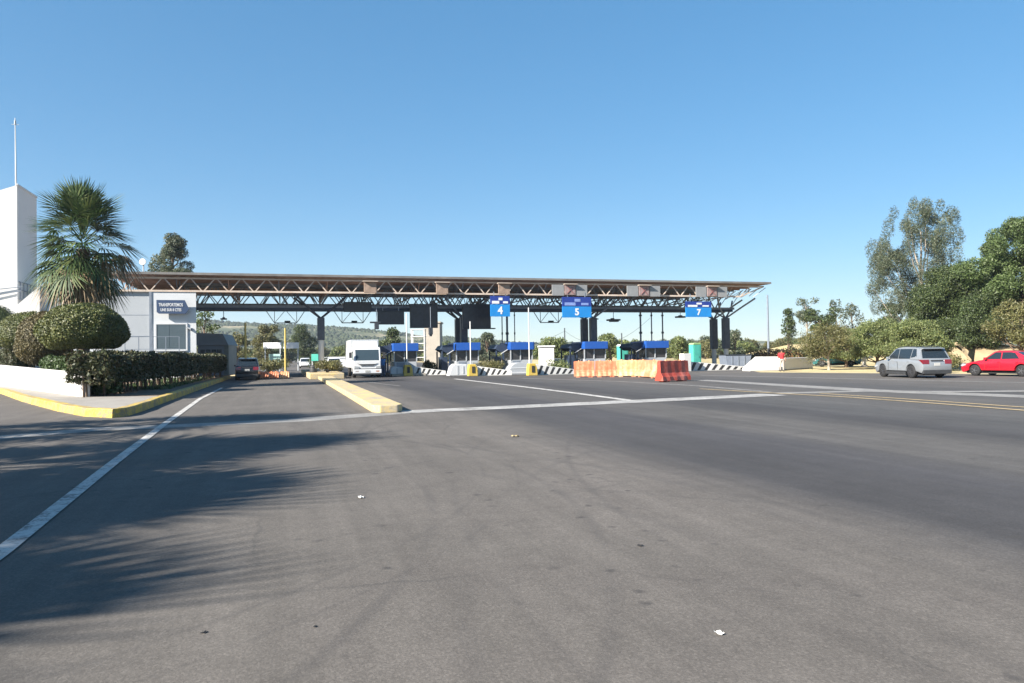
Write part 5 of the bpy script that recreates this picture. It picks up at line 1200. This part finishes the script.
def two_post_sign(px0, px1, py0, py1, d_, m_, label, pole=M['palebark']):
    a0 = at(px0, d_); a1 = at(px1, d_); w_ = (a1 - a0).length; z1 = at((px0 + px1) / 2, d_, py0).z; z0 = at((px0 + px1) / 2, d_, py1).z
    r_ = empty('roadside_board', (a0 + a1) / 2, 0, label, 'sign board'); a = MB(); a.bb(-w_ / 2, w_ / 2, -.06, .06, z0, z1); a.build('panel', m_, r_, bevel=.02)
    for x in (-w_ * .42, w_ * .42): b = MB(); b.bar((x, .1, 0), (x, .1, z1), .12); b.build('post', M['grey_panel'], r_)
    return r_
two_post_sign(263.5, 281.5, 342.5, 348.5, 95, M['signwhite'], 'wide white board beyond the gantry, left of the cream post')
two_post_sign(283.5, 299, 342.5, 348.5, 95, M['signwhite'], 'wide white board beyond the gantry, right of the cream post')
o = two_post_sign(269, 280.5, 354, 362, 92, mat('mint_panel', (.40, .62, .58), .5), 'small mint green board below the white boards')
two_post_sign(311.5, 318.5, 354, 361, 85, M['green'], 'small green sign left of the white-footed column')
# low orange barriers and bin in the far lane
for i, (px, m_, lb) in enumerate(((264, 'orange', 'low orange barrier at the far end of the entrance lane, left one'), (274, 'orange', 'low orange barrier at the far end of the entrance lane, middle one'), (284.5, 'paleor', 'low faded barrier at the far end of the entrance lane, right one'))):
    a0 = gp(px - 4.6, 378.3); a1 = gp(px + 4.6, 378.1); water_barrier(a0, a1, .5, M[m_], lb)
def bollard(px, py, h, rr, m_, label):
    r_ = empty('litter_bin', gp(px, py), 0, label, 'bin'); a = MB(); a.lathe([(rr * .85, 0), (rr, .05), (rr, h * .85), (rr * .7, h)], 14); a.build('drum', m_, r_); b = MB(); b.lathe([(rr * 1.06, h * .8), (rr * 1.06, h * .86)], 14); b.build('rim', M['dark'], r_)
bollard(313.5, 377.5, 1.0, .3, M['trim'], 'dark round bin beside the planter left of the column')
# planting strip beyond lane
bush('verge_bush', 'dry brownish scrub on the verge below the white boards', at(270, 84), 6.0, 1.6, L_OLIVE, 81, 2600, .12); bush('verge_bush', 'dark green bush beside the small white car beyond the gantry', at(314, 110), 3.4, 2.6, L_DARK, 82, 1800, .14)
# small cream bushes / buildings
def small_building(px0, px1, pyt, d_, m_, label, name='small_building', dep=5, door=True, roofm=None):
    a0 = at(px0, d_); a1 = at(px1, d_); w_ = (a1 - a0).length; z1 = at((px0 + px1) / 2, d_, pyt).z; r_ = empty(name, (a0 + a1) / 2, 0, label, 'building')
    a = MB(); a.bb(-w_ / 2, w_ / 2, 0, dep, 0, z1); a.build('wall', m_, r_); b = MB(); b.bb(-w_ / 2 - .15, w_ / 2 + .15, -.15, dep + .15, z1 + .003, z1 + .2); b.build('roof', roofm or M['pale_panel'], r_)
    if door: c = MB(); c.bb(w_ * .08, w_ * .3, -.04, -.003, 0, min(2.1, z1 * .7)); c.build('door', M['slate'], r_); d = MB(); d.bb(-w_ * .38, -w_ * .12, -.04, -.003, z1 * .4, z1 * .7); d.build('window', M['wglass'], r_)
    return r_
small_building(540, 554, 347, 95, M['whitewall'], 'small white block building between the third and fourth booths', door=False)
small_building(424.5, 440, 323, 105, M['beige'], 'beige concrete tower rising behind the tall black board', 'concrete_tower', 4, False, M['beige'])
small_building(547, 600, 360, 100, M['pale_panel'], 'long low pale shed behind the fourth booth', 'low_shed', 5, True)
small_building(321, 352, 358, 130, M['pale_panel'], 'long low white shed behind the planter and truck', 'low_shed', 5, False)
# white rack tower
r_ = empty('rack_tower', at(418, 100), 0, 'white metal rack tower left of the beige tower', 'tower'); a = MB(); zt = at(418, 100, 329).z
for x in (-.85, .85):
    for y in (0, 1.4): a.bar((x, y, 0), (x, y, zt), .12)
a.build('uprights', M['white'], r_); a = MB()
for z in np.linspace(1.5, zt, 5): a.bb(-.95, .95, -.1, 1.5, z - .1, z)
a.build('shelves', M['white'], r_)
# portable toilets
def toilet(px, py, hgt, body, roof, label, d_=None):
    p = gp(px, py) if d_ is None else at(px, d_); r_ = empty('portable_toilet', p, RZ, label, 'portable toilet', 'portable toilets'); a = MB(); a.bb(-.55, .55, -.55, .55, .05, hgt - .2); a.build('cabin', body, r_, bevel=.03); b = MB(); b.prism([(-.58, hgt - .2), (.58, hgt - .2), (.45, hgt), (-.45, hgt)], -.58, .58); b.build('roof', roof, r_, bevel=.02); c = MB(); c.bb(-.36, .36, -.58, -.552, .15, hgt - .35); c.build('door', body, r_); d = MB(); d.box((.28, -.59, 1.0), (.05, .03, .15)); d.build('handle', M['dark'], r_)
toilet(622.5, 0, 2.72, M['green'], M['signwhite'], 'teal portable toilet with a white roof between the fourth and fifth booths', 96)
toilet(695, 0, 2.77, M['green'], M['ltgreen'], 'green portable toilet with a yellow-green roof left of the last columns', 95)
# white blocks at right
def wblock(px0, py0, px1, py1, h, label, dep=.6, slope=False):
    a0 = gp(px0, py0); a1 = gp(px1, py1); L = (a1 - a0).length; r_ = empty('white_block', a0, math.atan2((a1 - a0).y, (a1 - a0).x), label, 'concrete block', 'white concrete blocks at right'); a = MB()
    a.prism([(0, 0), (L, 0), (L, h), (0 if not slope else L * .45, h)] + ([(0, .25)] if slope else []), 0, dep); a.build('block', mat('limewashed_block', (.88, .86, .82), .7, var=.04, scale=1, dirt=((.7, .66, .58), .2), bump=.3), r_, bevel=.03); b = MB(); b.bb(.05, L - .05, -.03, dep + .03, -.05, .05); b.build('footing', M['concrete'], r_)
wblock(750, 371.2, 779, 370.6, 1.15, 'large white block with a sloping left end, left of the red shirt', 1.2, True)
wblock(784.5, 370.0, 813, 368.4, 1.0, 'plain white block right of the red shirt', .8)
small_b = gp(691, 371.8)
wblock(684, 371.6, 691.5, 371.4, 1.5, 'small white upright block at the left end of the long striped barrier', .6)
# grey skip
r_ = empty('grey_skip', gp(739, 368.8), RZ * .4, 'blue-grey waste skip below the end of the canopy', 'waste skip'); a = MB(); a.prism([(-1.15, .1), (1.0, .1), (1.25, 1.25), (-1.3, 1.25)], 0, 1.6); a.build('tub', M['bin'], r_, bevel=.03); a = MB(); a.bb(-1.32, 1.28, -.05, 1.65, 1.26, 1.33); a.build('lid', M['dark'], r_)
a = MB()
for x in (-.7, -.1, .5): a.bb(x, x + .08, -.05, -.004, .15, 1.2)
a.build('ribs', M['bluegrey'], r_)
bollard(846 + 100, 372.8, .8, .35, mat('mottled_stone', (.4, .38, .33), .9), 'pale stone drum beside the road right of the silver car')
# long dry log / kerb of far parking
strip('verge_kerb', [gp(700, 372.9), gp(760, 372.2), gp(850, 373.0), gp(950, 373.6), gp(1030, 374.6)], .3, .02, M['concrete'])

# wires beyond
def wire(p0, p1, sag, label):
    mb = MB(); pts = [p0.lerp(p1, i / 12) - Vector((0, 0, sag * 4 * (i / 12) * (1 - i / 12))) for i in range(13)]; mb.tube(pts, .022, 4); o = mb.build('overhead_wire', M['dark']); tag(o, label, 'wire', 'overhead wires beyond the gantry')
wire(at(565, 130, 331), at(470, 160, 352), 1.5, 'overhead wire running left from the skyline pole')
wire(at(565, 130, 331), at(650, 110, 318), 3.0, 'overhead wire running right from the skyline pole')

# ================================================================== LITTER
def litter(px, py, w_, label, seed, m_=M['paper']):
    rng = random.Random(seed); mb = MB(); V = []; n = 5
    for i in range(n):
        for j in range(n): V.append(((i / (n - 1) - .5) * w_ * (1 + rng.uniform(-.15, .15)), (j / (n - 1) - .5) * w_ * .7 * (1 + rng.uniform(-.2, .2)), rng.uniform(0.003, w_ * .30)))
    mb.add(V, [(i * n + j, (i + 1) * n + j, (i + 1) * n + j + 1, i * n + j + 1) for i in range(n - 1) for j in range(n - 1)]); o = mb.build('litter', m_, None, gp(px, py), rng.uniform(0, 3)); tag(o, label, 'litter')
litter(719, 634, .055, 'crumpled white scrap of paper on the asphalt at the bottom of the photo', 1)
litter(361, 498, .08, 'small white scrap of litter beside the palm shadow', 2)
litter(515, 437, .14, 'flat yellowish scrap lying below the stop line', 3, mat('yellow_scrap', (.55, .42, .22), .8))
litter(640, 546, .05, 'dark flake of rubber on the asphalt right of centre', 4, M['black'])
litter(204, 633, .035, 'dark flake of rubber on the asphalt at lower left', 5, M['black'])
litter(315, 627, .025, 'tiny dark pebble-like crumb at the lower left of centre', 6, M['black'])

# ================================================================== AIR
hz = MB(); hz.bb(-2700, 2700, -320, 1750, -5.2, 95); hzo = hz.build('haze', mat('haze_tmp', (1, 1, 1)), None); hzo['kind'] = 'stuff'
hm = bpy.data.materials.new('haze_air'); hm.use_nodes = True; ht = hm.node_tree; ht.nodes.clear()
ho = ht.nodes.new('ShaderNodeOutputMaterial'); hv = ht.nodes.new('ShaderNodeVolumePrincipled'); hv.inputs['Color'].default_value = (0.82, 0.9, 1.0, 1); hv.inputs['Density'].default_value = 0.00022; hv.inputs['Anisotropy'].default_value = 0.3
ht.links.new(hv.outputs[0], ho.inputs['Volume']); hzo.data.materials.clear(); hzo.data.materials.append(hm)
